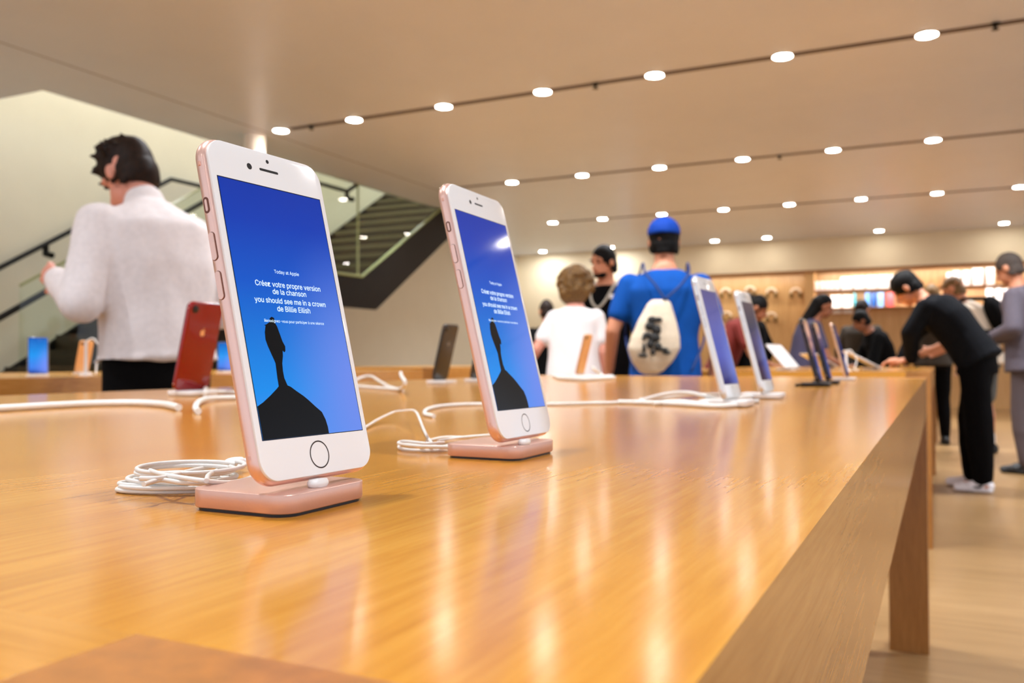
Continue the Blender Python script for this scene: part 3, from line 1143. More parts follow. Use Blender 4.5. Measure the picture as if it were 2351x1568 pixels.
def loft(bm, rings, n=20):
    """rings: (center, side vector, front vector, half width, half depth)"""
    R = []
    for c, s, f, a, b in rings:
        R.append([bm.verts.new(Vector(c) + s * (a * math.copysign(abs(math.cos(q)) ** 0.85, math.cos(q))) + f * (b * math.copysign(abs(math.sin(q)) ** 0.9, math.sin(q))))
                  for q in [2 * math.pi * j / n for j in range(n)]])
    for i in range(len(R) - 1):
        for j in range(n):
            bm.faces.new((R[i][j], R[i][(j + 1) % n], R[i + 1][(j + 1) % n], R[i + 1][j]))
    bm.faces.new(R[0][::-1])
    bm.faces.new(R[-1])


def fuse(name, bm, m, parent, voxel=0.009, smooth=5, folds=0.0, seed=0):
    """one continuous surface out of overlapping volumes"""
    bmesh.ops.recalc_face_normals(bm, faces=bm.faces)
    me = bpy.data.meshes.new(name)
    bm.to_mesh(me)
    bm.free()
    o = bpy.data.objects.new(name, me)
    COL.objects.link(o)
    r = o.modifiers.new('r', 'REMESH')
    r.mode = 'VOXEL'
    r.voxel_size = voxel
    s = o.modifiers.new('s', 'SMOOTH')
    s.factor = 0.5
    s.iterations = smooth
    bpy.context.view_layer.update()
    dg = bpy.context.evaluated_depsgraph_get()
    me2 = bpy.data.meshes.new_from_object(o.evaluated_get(dg))
    me2.name = name
    bpy.data.objects.remove(o)
    bpy.data.meshes.remove(me)
    if folds:
        nm = [v.normal.copy() for v in me2.vertices]
        for v, nn in zip(me2.vertices, nm):
            q = v.co * 7 + Vector((seed * 3.1, seed, 0))
            q.z *= 0.55
            v.co += nn * (folds * (noise.noise(q) + 0.5 * noise.noise(q * 2.3)))
    for p in me2.polygons:
        p.use_smooth = True
    return link_mesh(name, me2, m, parent)


def V(*a):
    return Vector(a)


def person(label, loc, heading, H=1.75, skin='fair', group='people in the shop', top=None, bottom=None, hair=None, shoes=None, cap=None,
           lean=0.0, bend=0.0, look=(0, 1, 0), arms=None, legs=None, shoulders=0.185, belly=1.0, voxel=0.01, name='person', face=True, twist=0.0,
           head_off=None, stock=1.0):
    """local frame: x to the person's right, y the way the person faces, z up"""
    k = H / 1.75
    t = thing(name, label, 'person', (loc[0], loc[1], 0), math.radians(heading) - math.pi / 2, group)
    hipz = 0.93
    hip = V(0, 0, hipz)
    # spine bent forwards by lean (degrees)
    la, lb = math.radians(lean), math.radians(lean + bend)
    up1 = V(0, math.sin(la), math.cos(la))
    up2 = V(0, math.sin(lb), math.cos(lb))
    waist = hip + up1 * 0.15
    chest = waist + up1 * 0.19
    sh = chest + up2 * 0.15
    neck = sh + up2 * 0.05
    side = V(math.cos(math.radians(twist)), math.sin(math.radians(twist)), 0)
    fr1 = V(0, math.cos(la), -math.sin(la))
    fr2 = V(0, math.cos(lb), -math.sin(lb))
    sx = V(1, 0, 0)
    look = Vector(look).normalized()
    headc = neck + up2 * 0.085 + V(0, 0.02, 0.055) * 1.0 + look * 0.02
    if head_off:
        headc += Vector(head_off)
    f = look
    r_ = f.cross(V(0, 0, 1)).normalized()
    u = r_.cross(f).normalized()
    HM = Matrix((r_, f, u)).transposed()
    shj = {1: sh + side * (shoulders - .012) - up2 * 0.05, -1: sh - side * (shoulders - .012) - up2 * 0.05}
    A = {1: [(0.25, -0.03, 1.12), (0.26, 0.07, 0.87)], -1: [(-0.25, -0.03, 1.12), (-0.26, 0.07, 0.87)]}
    if arms:
        A.update(arms)
    Lg = {1: [(0.10, 0.02, 0.49), (0.11, -0.01, 0.08)], -1: [(-0.10, 0.02, 0.49), (-0.11, -0.01, 0.08)]}
    if legs:
        Lg.update(legs)
    hipj = {s: hip + sx * s * 0.095 - V(0, 0, 0.02) for s in (1, -1)}

    def torso(bm, inf=0.0, hem=None, top_z=True):
        rings = []
        if hem is not None:
            rings.append((hip - up1 * hem, sx, fr1, 0.175 * belly + inf + .008, 0.125 * belly + inf + .004))
        else:
            rings.append((hip - V(0, 0, 0.09), sx, V(0, 1, 0), 0.15 + inf, 0.105 + inf))
        rings += [(hip, sx, fr1, 0.172 * belly + inf, 0.118 * belly + inf), (waist, sx, fr1, 0.152 * belly + inf * 1.3, 0.108 * belly + inf * 1.3),
                  (chest - up1 * .03, side, fr1, 0.168 * stock + inf, 0.118 + inf), (chest + up2 * 0.07, side, fr2, 0.178 * stock + inf, 0.118 + inf),
                  (sh - up2 * 0.03, side, fr2, 0.165 + inf * .7, 0.09 + inf), (sh + up2 * 0.005, side, fr2, 0.12 + inf * .6, 0.075 + inf * .7), (sh + up2 * 0.03, side, fr2, 0.075 + inf * .6, 0.062 + inf * .6)]
        if top_z:
            rings.append((neck + up2 * 0.01, side, fr2, 0.062, 0.06))
        loft(bm, rings)
        for s in (1, -1):
            ball(bm, shj[s], 0.055 + inf * .6, 0.058 + inf * .6, 0.055 + inf * .6)

    bm = bmesh.new()
    torso(bm)
    lathe_seg(bm, sh, headc - u * 0.04 - f * 0.02, 0.058, 0.054)
    ball(bm, headc + u * 0.028 - f * 0.012, 0.077, 0.095, 0.092, HM, 3)
    ball(bm, headc - u * 0.045 + f * 0.03, 0.058, 0.066, 0.062, HM, 3)
    ball(bm, headc - u * 0.088 + f * 0.062, 0.026, 0.024, 0.022, HM)
    lathe_seg(bm, headc + f * 0.09 + u * 0.012, headc + f * 0.108 - u * 0.026, 0.009, 0.015)
    lathe_seg(bm, headc + f * 0.082 - u * 0.052 - r_ * 0.014, headc + f * 0.082 - u * 0.052 + r_ * 0.014, 0.010, 0.010)
    for s in (1, -1):
        ball(bm, headc + r_ * s * 0.081 - f * 0.005 - u * 0.005, 0.009, 0.018, 0.031, HM)
        lathe_seg(bm, headc + r_ * s * 0.016 + f * 0.083 + u * 0.03, headc + r_ * s * 0.045 + f * 0.073 + u * 0.031, 0.009, 0.008)
    for s in (1, -1):
        e, w = Vector(A[s][0]), Vector(A[s][1])
        lathe_seg(bm, shj[s], e, 0.052, 0.040)
        lathe_seg(bm, e, w, 0.041, 0.028)
        hd = Vector(A[s][2]).normalized() if len(A[s]) > 2 else (w - e).normalized()
        palm_n = Vector(A[s][3]).normalized() if len(A[s]) > 3 else sx * (-s)
        palm_n = (palm_n - palm_n.dot(hd) * hd).normalized()
        tw = hd.cross(palm_n).normalized()            # across the palm
        pc = w + hd * 0.055
        lathe_seg(bm, w, w + hd * 0.08, 0.022, 0.021, side=tw, k=1.75)
        thumb_side = 1 if tw.dot(V(0, 1, 0.3)) > 0 else -1
        for q, (off, ln) in enumerate(((-0.031, 0.058), (-0.0105, 0.072), (0.0105, 0.078), (0.031, 0.068))):
            b0 = w + hd * 0.085 + tw * off * thumb_side
            curl = 0.35 + 0.05 * (3 - q)
            b1 = b0 + (hd * math.cos(curl * .5) + palm_n * math.sin(curl * .5)) * ln * 0.5
            b2 = b1 + (hd * math.cos(curl * 1.8) + palm_n * math.sin(curl * 1.8)) * ln * 0.5
            lathe_seg(bm, b0 - hd * .015, b1, 0.0098, 0.009, n=10, caps=3)
            lathe_seg(bm, b1, b2, 0.009, 0.0078, n=10, caps=3)
        th0 = w + hd * 0.03 + tw * 0.03 * thumb_side
        th1 = th0 + (hd * 0.7 + tw * 0.7 * thumb_side + palm_n * 0.3).normalized() * 0.035
        lathe_seg(bm, th0, th1, 0.013, 0.011, n=10, caps=3)
        lathe_seg(bm, th1, th1 + (hd * 0.9 + tw * 0.25 * thumb_side + palm_n * 0.35).normalized() * 0.03, 0.0105, 0.009, n=10, caps=3)
    for s in (1, -1):
        kn, an = Vector(Lg[s][0]), Vector(Lg[s][1])
        lathe_seg(bm, hipj[s], kn, 0.085, 0.055)
        lathe_seg(bm, kn, kn + (an - kn) * 0.35 + V(0, -0.012, 0), 0.054, 0.056)
        lathe_seg(bm, kn + (an - kn) * 0.35 + V(0, -0.012, 0), an, 0.056, 0.036)
        lathe_seg(bm, an - V(0, 0.03, 0.035), an + V(s * 0.01, 0.13, -0.05), 0.035, 0.026, side=sx, k=1.3)
    bmesh.ops.scale(bm, vec=(k, k, k), verts=bm.verts)
    body = fuse('body', bm, mat('skin_' + skin, SKIN[skin], 0.55), t, voxel=voxel, smooth=3)

    def part(nm, bm, m, vox=0.012, folds=0.006, smooth=4):
        bmesh.ops.scale(bm, vec=(k, k, k), verts=bm.verts)
        return fuse(nm, bm, m, t, voxel=vox, smooth=smooth, folds=folds, seed=len(label))

    if face:
        for s in (1, -1):
            for nm, cc, rr, mm in (('eye', headc + r_ * s * 0.031 + f * 0.0805 + u * 0.014, (0.012, 0.007, 0.0065), mat('eye_dark', (52, 38, 34), 0.2)),
                                   ('eyebrow', headc + r_ * s * 0.032 + f * 0.0855 + u * 0.036, (0.02, 0.007, 0.0045), mat('brow', (54, 38, 28), 0.8))):
                bm = bmesh.new()
                ball(bm, cc, *rr, HM)
                bmesh.ops.scale(bm, vec=(k, k, k), verts=bm.verts)
                obj(nm, bm, mm, t, smooth='all')
        bm = bmesh.new()
        ball(bm, headc + f * 0.091 - u * 0.052, 0.024, 0.006, 0.0065, HM)
        bmesh.ops.scale(bm, vec=(k, k, k), verts=bm.verts)
        obj('mouth', bm, mat('lips', (160, 84, 74), 0.5), t, smooth='all')

    if top:
        inf = top.get('inf', 0.018)
        bm = bmesh.new()
        torso(bm, inf, hem=top.get('hem', 0.08), top_z=False)
        for s in (1, -1):
            e, w = Vector(A[s][0]), Vector(A[s][1])
            lathe_seg(bm, shj[s], e if top['long'] else shj[s] + (e - shj[s]) * 0.62, 0.05 + inf * .7, 0.044 + inf * .8)
            if top['long']:
                w2 = e + (w - e) * 0.94
                lathe_seg(bm, e, w2, 0.044 + inf * .8, 0.032 + inf * 0.5)
        if top.get('collar'):
            lathe_seg(bm, neck - up2 * 0.04, neck + up2 * 0.0, 0.072, 0.064)
        part(top.get('name', 'shirt'), bm, top['m'], folds=top.get('folds', 0.006))
    if bottom:
        inf = 0.014
        bm = bmesh.new()
        loft(bm, [(hip - V(0, 0, 0.12), sx, V(0, 1, 0), 0.16 + inf, 0.115 + inf), (hip, sx, fr1, 0.172 * belly + inf, 0.12 * belly + inf),
                  (hip + up1 * 0.1, sx, fr1, 0.158 * belly + inf, 0.112 * belly + inf)])
        for s in (1, -1):
            kn, an = Vector(Lg[s][0]), Vector(Lg[s][1])
            if bottom.get('short'):
                lathe_seg(bm, hipj[s], kn + V(0, 0, 0.05), 0.1, 0.085)
            else:
                w = bottom.get('w', 1.0)
                lathe_seg(bm, hipj[s], kn, 0.1, 0.072 * w)
                lathe_seg(bm, kn, kn + (an - kn) * 0.4, 0.072 * w, 0.07 * w)
                lathe_seg(bm, kn + (an - kn) * 0.4, an + V(0, 0, 0.02), 0.07 * w, 0.05 * w)
        part(bottom.get('name', 'trousers'), bm, bottom['m'])
    if shoes:
        for s in (1, -1):
            an = Vector(Lg[s][1])
            z0 = an.z - 0.08
            bm = bmesh.new()
            b0 = V(an.x, an.y - 0.03, z0 + 0.045)
            lathe_seg(bm, b0, b0 + V(s * 0.01, 0.10, -0.005), 0.042, 0.038, side=sx, k=1.05)
            lathe_seg(bm, b0 + V(s * .01, 0.10, -0.008), b0 + V(s * 0.02, 0.19, -0.016), 0.037, 0.026, side=sx, k=1.35)
            lathe_seg(bm, b0 + V(0, 0, 0.0), V(an.x, an.y, an.z + 0.0), 0.04, 0.046)
            lathe_seg(bm, V(an.x, an.y - 0.05, z0 + 0.017), V(an.x + s * 0.02, an.y + 0.16, z0 + 0.017), 0.016, 0.016, side=sx, k=2.9)
            bmesh.ops.scale(bm, vec=(k, k, k), verts=bm.verts)
            fuse('shoe', bm, shoes, t, voxel=0.008, smooth=2)
    if cap:
        bm = bmesh.new()
        ball(bm, headc + u * 0.045 - f * 0.012, 0.092, 0.108, 0.096, HM, 3)
        ball(bm, headc + u * 0.14 - f * 0.012, 0.012, 0.012, 0.008, HM)
        cut = headc + u * 0.035
        geom = bm.verts[:] + bm.edges[:] + bm.faces[:]
        bmesh.ops.bisect_plane(bm, geom=geom, plane_co=cut, plane_no=u, clear_inner=True)
        bmesh.ops.holes_fill(bm, edges=[e for e in bm.edges if e.is_boundary])
        lathe_seg(bm, headc + u * 0.045 + f * 0.09, headc + u * 0.035 + f * 0.16, 0.012, 0.008, side=r_, k=5.5)
        part('cap', bm, cap, vox=0.008, folds=0, smooth=2)
    if hair:
        bm = bmesh.new()
        hs = hair['style']
        if hs == 'curly':
            ball(bm, headc + u * 0.04 - f * 0.03, 0.122, 0.128, 0.122, HM, 3)
            ball(bm, headc - u * 0.05 - f * 0.05, 0.115, 0.095, 0.10, HM, 3)
            rnd = random.Random(4)
            for i in range(120):
                th, ph = rnd.uniform(0, 6.283), rnd.uniform(-0.7, 1.5)
                d = r_ * math.cos(th) * math.cos(ph) + f * math.sin(th) * math.cos(ph) + u * math.sin(ph)
                if d.dot(f) > 0.45 and d.dot(u) < 0.6:
                    continue
                c = headc + u * 0.02 - f * 0.035 + d * 0.135
                ball(bm, c, 0.022, 0.022, 0.022, None, 1)
            part('hair', bm, hair['m'], vox=0.009, folds=0.004, smooth=1)
        else:
            L = hair.get('len', 0.012)
            ball(bm, headc + u * (0.03 + L * .45) - f * 0.014, 0.079 + L * 0.3, 0.098 + L * 0.35, 0.093 + L * .9, HM, 3)
            ball(bm, headc - u * 0.02 - f * 0.035, 0.074 + L * .25, 0.070 + L * .3, 0.07, HM, 3)
            # keep the face and the neck free
            geom = bm.verts[:] + bm.edges[:] + bm.faces[:]
            no = (u * 0.72 - f * 0.69).normalized()
            bmesh.ops.bisect_plane(bm, geom=geom, plane_co=headc + f * 0.078 + u * 0.05, plane_no=no, clear_inner=True)
            bmesh.ops.holes_fill(bm, edges=[e for e in bm.edges if e.is_boundary])
            rnd = random.Random(len(label))
            for i in range(70):                      # uneven hairline and crown
                th = rnd.uniform(0, 6.283)
                hgt = rnd.choice((0, 0, 1)) * rnd.uniform(0, 0.09)
                fy = math.sin(th)
                base = headc + r_ * (math.cos(th) * 0.071) + f * (fy * 0.084 - 0.012)
                lev = max(0.05 + (fy * 0.086 - 0.09) * (0.69 / 0.72), -0.055)
                base += u * (lev + 0.004 + hgt)
                if hgt > 0.045:
                    continue
                ball(bm, base - u * rnd.uniform(0, .012), 0.0095, 0.0095, 0.016 + rnd.uniform(0, .008), None, 1)
            if hs == 'messy':
                rnd = random.Random(7)
                for i in range(46):
                    th, ph = rnd.uniform(0, 6.283), rnd.uniform(0.25, 1.5)
                    d = r_ * math.cos(th) * math.cos(ph) + f * math.sin(th) * math.cos(ph) + u * math.sin(ph)
                    c = headc + u * 0.035 - f * 0.012 + d * 0.088
                    lathe_seg(bm, c, c + (d * 1.2 + f * rnd.uniform(-.4, .7) + r_ * rnd.uniform(-.6, .6)).normalized() * 0.034, 0.018, 0.007, n=8, caps=2)
            if hs == 'long':
                lathe_seg(bm, headc + u * 0.02 - f * 0.05, sh - fr2 * 0.09 - up2 * 0.08, 0.085, 0.05, side=r_, k=1.2)
            if hs == 'bun':
                ball(bm, headc + u * 0.07 - f * 0.11, 0.045, 0.04, 0.045)
            part('hair', bm, hair['m'], vox=0.007, folds=0.012, smooth=1)
    return t, dict(sh=sh * k, chest=chest * k, waist=waist * k, hip=hip * k, fr=fr2, up=up2, side=side, headc=headc * k, f=f, u=u, r=r_, k=k, shj={s: v * k for s, v in shj.items()})


M_sweater = mat('white_sweater', (226, 218, 218), 0.85, var=0.03, scale=60, bump=0.4)
M_tee_white = mat('white_tshirt', (240, 232, 230), 0.85, bump=0.1, scale=40)
M_tee_blue = mat('blue_tshirt', (3, 72, 152), 0.85, var=0.05, scale=20, spec=0.2)
M_cap_blue = mat('blue_cap', (4, 58, 150), 0.75, spec=0.2)
M_cloth_black = mat('black_cloth', (9, 8, 9), 0.9, var=0.1, scale=30, spec=0.1)
M_cloth_navy = mat('navy_knit', (14, 15, 19), 0.9, var=0.2, scale=60, spec=0.12)
M_pants_black = mat('black_trousers', (6, 5, 6), 0.9, var=0.1, scale=30, spec=0.1)
M_hair_dk = mat('dark_brown_hair', (34, 19, 10), 0.6, var=0.4, scale=60, spec=0.2)
M_hair_bk = mat('black_hair', (9, 6, 5), 0.6, var=0.3, scale=60, spec=0.15)
M_hair_bl = mat('dark_blond_hair', (112, 80, 36), 0.6, var=0.45, scale=90)
M_shoe_white = mat('white_shoe', (232, 228, 232), 0.5)
M_shoe_black = mat('black_shoe', (18, 16, 16), 0.5)
BLACKP = dict(m=M_pants_black)

# man in the white sweater, in the aisle on the left
pA = at(362, 3.0)
tA, jA = person('man in a white sweater and black trousers standing in the left aisle, head bowed', pA, 172, H=1.76, skin='pink',
                top=dict(m=M_sweater, long=True, inf=0.03, hem=0.02, name='sweater', collar=True, folds=0.011), bottom=BLACKP, hair=dict(style='messy', m=M_hair_dk, len=0.026),
                shoes=M_shoe_black, lean=4, bend=14, look=(-0.08, 0.80, -0.60), voxel=0.007, head_off=(0, 0.03, -0.02), shoulders=0.19, stock=1.05,
                arms={-1: [(-0.27, 0.0, 1.10), (-0.20, 0.27, 1.19), (0.1, 1, 0.35), (1, 0, -.2)], 1: [(0.27, 0.0, 1.10), (0.14, 0.24, 1.16), (-0.1, 1, 0.3), (-1, 0, -.2)]})

# man in blue with cap
pB = at(1527, 4.6)
tB, jB = person('man seen from behind in a bright blue t-shirt and blue cap', pB, 112, H=1.68, skin='tan', top=dict(m=M_tee_blue, long=False, inf=0.022, hem=0.16, folds=0.006),
                bottom=dict(m=M_pants_black), hair=dict(style='short', m=M_hair_bk, len=0.006), cap=M_cap_blue, shoes=M_shoe_black, shoulders=0.205, stock=1.1,
                look=(0.05, 1, -0.05), arms={-1: [(-0.285, -0.02, 1.12), (-0.30, 0.10, 0.90)], 1: [(0.285, -0.02, 1.12), (0.27, 0.09, 0.88)]})
# the drawstring bag on his back
M_canvas = mat('natural_canvas', (216, 198, 172), 0.9, var=0.05, scale=80, bump=0.2)


def in_frame(t):
    bpy.context.view_layer.update()
    return t.matrix_world


bag = thing('drawstring_bag', 'beige canvas drawstring bag with a black print on the back of the man in blue', 'bag', matrix=in_frame(tB))
bm = bmesh.new()
kb = jB['k']
rings = []
for z, w, d in ((0.885, 0.035, 0.02), (0.90, 0.065, 0.04), (0.95, 0.105, 0.055), (1.02, 0.138, 0.06), (1.08, 0.128, 0.058), (1.16, 0.1, 0.048), (1.25, 0.062, 0.03), (1.275, 0.045, 0.02)):
    rings.append((V(-0.095 + (z - 0.86) * 0.12, -0.175 - d * 0.35, z) * kb, V(1, 0, 0), V(0, 1, 0), w * kb, d * kb))
loft(bm, rings, 28)
fuse('sack', bm, M_canvas, bag, voxel=0.008, smooth=3, folds=0.007, seed=3)
for s in (1, -1):
    bm = bmesh.new()
    pts = [V(-0.02, -0.205, 1.275), V(s * 0.07, -0.175, 1.36), V(s * 0.115, -0.125, 1.425), V(s * 0.12, -0.03, 1.485), V(s * 0.135, 0.09, 1.43), V(s * 0.19, 0.15, 1.3), V(s * 0.215, 0.0, 1.1), V(s * 0.15 - .03, -0.17, 0.9)]
    tube(bm, [p * kb for p in catmull(pts, 6)], 0.006, 8)
    obj('strap', bm, mat('dark_cord', (10, 40, 96), 0.7), bag, smooth='all')
bm = bmesh.new()
rnd = random.Random(11)
# loose black ink figure printed on the canvas
blobs = [(-0.012, 1.10, .02, .014), (0.012, 1.10, .018, .01), (-0.02, 1.075, .022, .018), (0.005, 1.06, .02, .02), (-0.03, 1.04, .022, .012), (-0.005, 1.03, .026, .02), (-0.02, 1.005, .016, .02),
         (0.01, 0.995, .016, .018), (-0.045, 0.99, .008, .022), (0.03, 0.985, .022, .008), (0.045, 0.972, .018, .007), (-0.05, 0.962, .02, .008), (-0.045, 1.03, .008, .012), (-0.01, 0.975, .01, .014)]
for x, z, a, b in blobs:
    bmesh.ops.transform(bm, matrix=Matrix.Translation(V(-0.075 + x * 1.3, -0.252 + abs(z - 1.0) * 0.1, 1.075 + (z - 1.03) * 1.35) * kb) @ Matrix.Diagonal((a * kb * 1.3, 0.014, b * kb * 1.35, 1)),
                        verts=bmesh.ops.create_icosphere(bm, subdivisions=2, radius=1)['verts'])
obj('print', bm, mat('print_ink', (34, 32, 30), 0.8), bag, smooth='all')

# woman with curly hair
pC = at(1318, 5.6)
tC, jC = person('woman with curly dark blond hair and white t-shirt, turned away', pC, 100, H=1.52, skin='pink', top=dict(m=M_tee_white, long=False, inf=0.024, hem=0.2, folds=0.008),
                bottom=dict(m=mat('white_trousers', (226, 224, 228), 0.8)), hair=dict(style='curly', m=M_hair_bl), shoes=M_shoe_white, shoulders=0.165, lean=4, bend=6,
                look=(0.35, 1, -0.15), arms={-1: [(-0.27, -0.06, 1.14), (-0.42, 0.05, 0.94)], 1: [(0.22, 0.0, 1.12), (0.22, 0.08, 0.87)]}, belly=1.08)
# man in black facing us
pD = at(1392, 6.3)
tD, jD = person('man with short dark hair, black shirt and grey lanyard facing the camera', pD, 268, H=1.76, skin='tan', top=dict(m=M_cloth_black, long=False, inf=0.02, hem=0.14),
                bottom=BLACKP, hair=dict(style='short', m=M_hair_bk, len=0.008), shoes=M_shoe_black, look=(0.35, 1, -0.22), shoulders=0.185)
bm = bmesh.new()
kd = jD['k']
pts = [V(-0.075, -0.02, 1.475), V(-0.085, 0.08, 1.43), V(-0.05, 0.145, 1.33), V(0, 0.155, 1.285), V(0.05, 0.145, 1.33), V(0.085, 0.08, 1.43), V(0.075, -0.02, 1.475)]
tube(bm, [p * kd for p in catmull(pts, 6)], 0.009, 8)
lan = obj('lanyard', bm, mat('grey_lanyard', (176, 170, 158), 0.6), tD, smooth='all')
box('badge', -0.115 * kd, -0.085 * kd, 0.138, 0.146, 1.345 * kd, 1.375 * kd, M_white, tD)
beard = bmesh.new()
ball(beard, jD['headc'] + jD['f'] * 0.045 - jD['u'] * 0.072, 0.055, 0.05, 0.036, Matrix((jD['r'], jD['f'], jD['u'])).transposed())
obj('beard', beard, M_hair_bk, tD, smooth='all')
person('person in black with brown hair behind the woman with curly hair', at(1262, 8.0), 125, H=1.5, skin='tan', top=dict(m=M_cloth_black, long=False, inf=0.02), bottom=BLACKP,
       hair=dict(style='short', m=M_hair_dk, len=0.012), shoes=M_shoe_black, lean=6, bend=10, look=(0, 1, -0.3), voxel=0.012, face=False)
M_cream = mat('cream_cloth', (226, 208, 186), 0.85)
M_maroon = mat('maroon_cloth', (112, 28, 20), 0.8)
M_bluegrey = mat('blue_grey_cloth', (66, 62, 88), 0.85)
M_olive = mat('dark_olive_cloth', (52, 42, 30), 0.85)
person('person in a maroon top bending over, behind the two white phones', at(1655, 8.2), 10, H=1.62, skin='brown', top=dict(m=M_maroon, long=False, inf=0.024), bottom=dict(m=M_cream),
       hair=dict(style='short', m=M_hair_bk, len=0.01), shoes=M_shoe_black, lean=22, bend=20, look=(0, 1, -0.5), voxel=0.012,
       arms={-1: [(-0.25, 0.3, 1.05), (-0.2, 0.5, 0.93)], 1: [(0.25, 0.3, 1.05), (0.2, 0.5, 0.93)]})
person('person dressed in black right behind the second white phone', at(1728, 8.9), 150, H=1.62, skin='tan', top=dict(m=M_cloth_black, long=True, inf=0.02), bottom=BLACKP,
       hair=dict(style='short', m=M_hair_bk, len=0.014), shoes=M_shoe_black, lean=5, voxel=0.012)
person('woman with long dark hair in a blue grey t-shirt leaning on a table', at(1838, 8.5), 20, H=1.6, skin='brown', top=dict(m=M_bluegrey, long=False, inf=0.022), bottom=BLACKP,
       hair=dict(style='long', m=M_hair_bk, len=0.014), shoes=M_shoe_black, lean=12, bend=14, look=(0.1, 1, -0.35), voxel=0.011,
       arms={-1: [(-0.26, 0.2, 1.02), (-0.2, 0.42, 0.93)], 1: [(0.24, 0.22, 1.02), (0.2, 0.42, 0.93)]})
person('man in a dark olive shirt with his back turned, left of the low table group', at(1978, 9.5), 80, H=1.58, skin='tan', top=dict(m=M_olive, long=True, inf=0.022), bottom=BLACKP,
       hair=dict(style='short', m=M_hair_dk, len=0.01), shoes=M_shoe_black, look=(0.4, 1, -0.1), voxel=0.012)
person('person with black hair bowing low over a table behind the leaning man', at(2036, 9.0), 200, H=1.5, skin='brown', top=dict(m=M_cloth_black, long=True, inf=0.028), bottom=BLACKP,
       hair=dict(style='short', m=M_hair_bk, len=0.012), shoes=M_shoe_black, lean=16, bend=18, look=(0, 1, -0.6), voxel=0.012, stock=1.2,
       arms={-1: [(-0.3, 0.25, 1.02), (-0.1, 0.42, 0.95)], 1: [(0.3, 0.25, 1.02), (0.1, 0.42, 0.95)]})

# man in dark navy leaning on the second table
pJ = V(0.235, 7.02, 0)
tJ, jJ = person('man in a dark navy sweater and black trousers leaning over the second table', pJ, 165, H=1.78, skin='tan', top=dict(m=M_cloth_navy, long=True, inf=0.026, hem=0.06, name='sweater'),
                bottom=dict(m=M_pants_black, w=1.3), hair=dict(style='short', m=M_hair_bk, len=0.014), shoes=M_shoe_white, lean=34, bend=20, look=(-0.1, 0.75, -0.75), voxel=0.008, stock=1.25, shoulders=0.215,
                arms={-1: [(-0.26, 0.36, 1.09), (-0.18, 0.38, 0.905), (0.2, 1, -.12), (0, 0, -1)], 1: [(0.25, 0.48, 1.10), (0.2, 0.56, 0.905), (-0.2, 1, -.12), (0, 0, -1)]},
                legs={1: [(0.10, 0.06, 0.50), (0.10, 0.06, 0.085)], -1: [(-0.10, -0.03, 0.49), (-0.10, -0.05, 0.08)]})
kj = jJ['k']
# dark swoosh shaped flash on the outer side of the white shoes
for s, an in ((-1, V(-0.10, -0.05, 0.08)), ):
    bm = bmesh.new()
    sw = [(-0.035, 0.062), (0.0, 0.046), (0.03, 0.044), (0.075, 0.058), (0.03, 0.034), (0.0, 0.03), (-0.02, 0.036)]
    prism(bm, [((an.y + a + 0.02) * kj, b * kj) for a, b in sw], 'x', (an.x - 0.052) * kj, (an.x - 0.044) * kj)
    bmesh.ops.triangulate(bm, faces=[f_ for f_ in bm.faces if len(f_.verts) > 4])
    obj('shoe_flash', bm, M_ink, tJ)

# person behind with cream shirt and black backpack, shorts
pK = at(2262, 8.6)
tK, jK = person('person in a cream shirt and grey shorts with a black backpack, behind the leaning man', pK, 165, H=1.82, skin='tan', top=dict(m=M_cream, long=False, inf=0.024, hem=0.12),
                bottom=dict(m=mat('grey_shorts', (92, 92, 88), 0.85), short=True, name='shorts'), hair=dict(style='short', m=M_hair_bl, len=0.012), shoes=M_shoe_black, lean=16, bend=12,
                look=(0, 1, -0.4), voxel=0.011, arms={-1: [(-0.25, 0.25, 1.05), (-0.2, 0.42, 0.98)], 1: [(0.25, 0.25, 1.05), (0.2, 0.42, 0.98)]})
for s in (1, -1):
    bm = bmesh.new()
    lathe_seg(bm, V(s * 0.11, -0.01, 0.1), V(s * 0.11, -0.008, 0.17), 0.047, 0.046)
    bmesh.ops.scale(bm, vec=(jK['k'],) * 3, verts=bm.verts)
    obj('sock', bm, M_white, tK, smooth='all')
bp = thing('backpack', 'black backpack worn by the person in the cream shirt on the right', 'backpack', matrix=in_frame(tK))
bm = bmesh.new()
c0 = (jK['chest'] + jK['waist']) / 2 - jK['fr'] * 0.235
M3 = Matrix((V(1, 0, 0), jK['fr'], jK['up'])).transposed()
ball(bm, c0, 0.17, 0.1, 0.25, M3, 3)
ball(bm, c0 - jK['fr'] * 0.05 - jK['up'] * 0.08, 0.13, 0.09, 0.13, M3, 3)
fuse('pack', bm, M_cloth_black, bp, voxel=0.012, smooth=4, folds=0.006)
for s in (1, -1):
    bm = bmesh.new()
    a0 = jK['shj'][s] * 0.62 + jK['sh'] * 0.38
    pts = [c0 + jK['up'] * 0.22 + V(s * 0.08, 0, 0), a0 + jK['up'] * 0.09 - jK['fr'] * 0.03, a0 + jK['fr'] * 0.13, a0 + jK['fr'] * 0.14 - jK['up'] * 0.15, c0 - jK['up'] * 0.15 + V(s * 0.17, 0, 0)]
    tube(bm, catmull(pts, 6), 0.016, 8)
    obj('strap', bm, M_cloth_black, bp, smooth='all')

person('fair haired person standing far behind the leaning man', at(2142, 9.6), 100, H=1.76, skin='fair', top=dict(m=M_olive, long=True, inf=0.02), bottom=BLACKP,
       hair=dict(style='short', m=M_hair_bl, len=0.018), shoes=M_shoe_black, voxel=0.012)
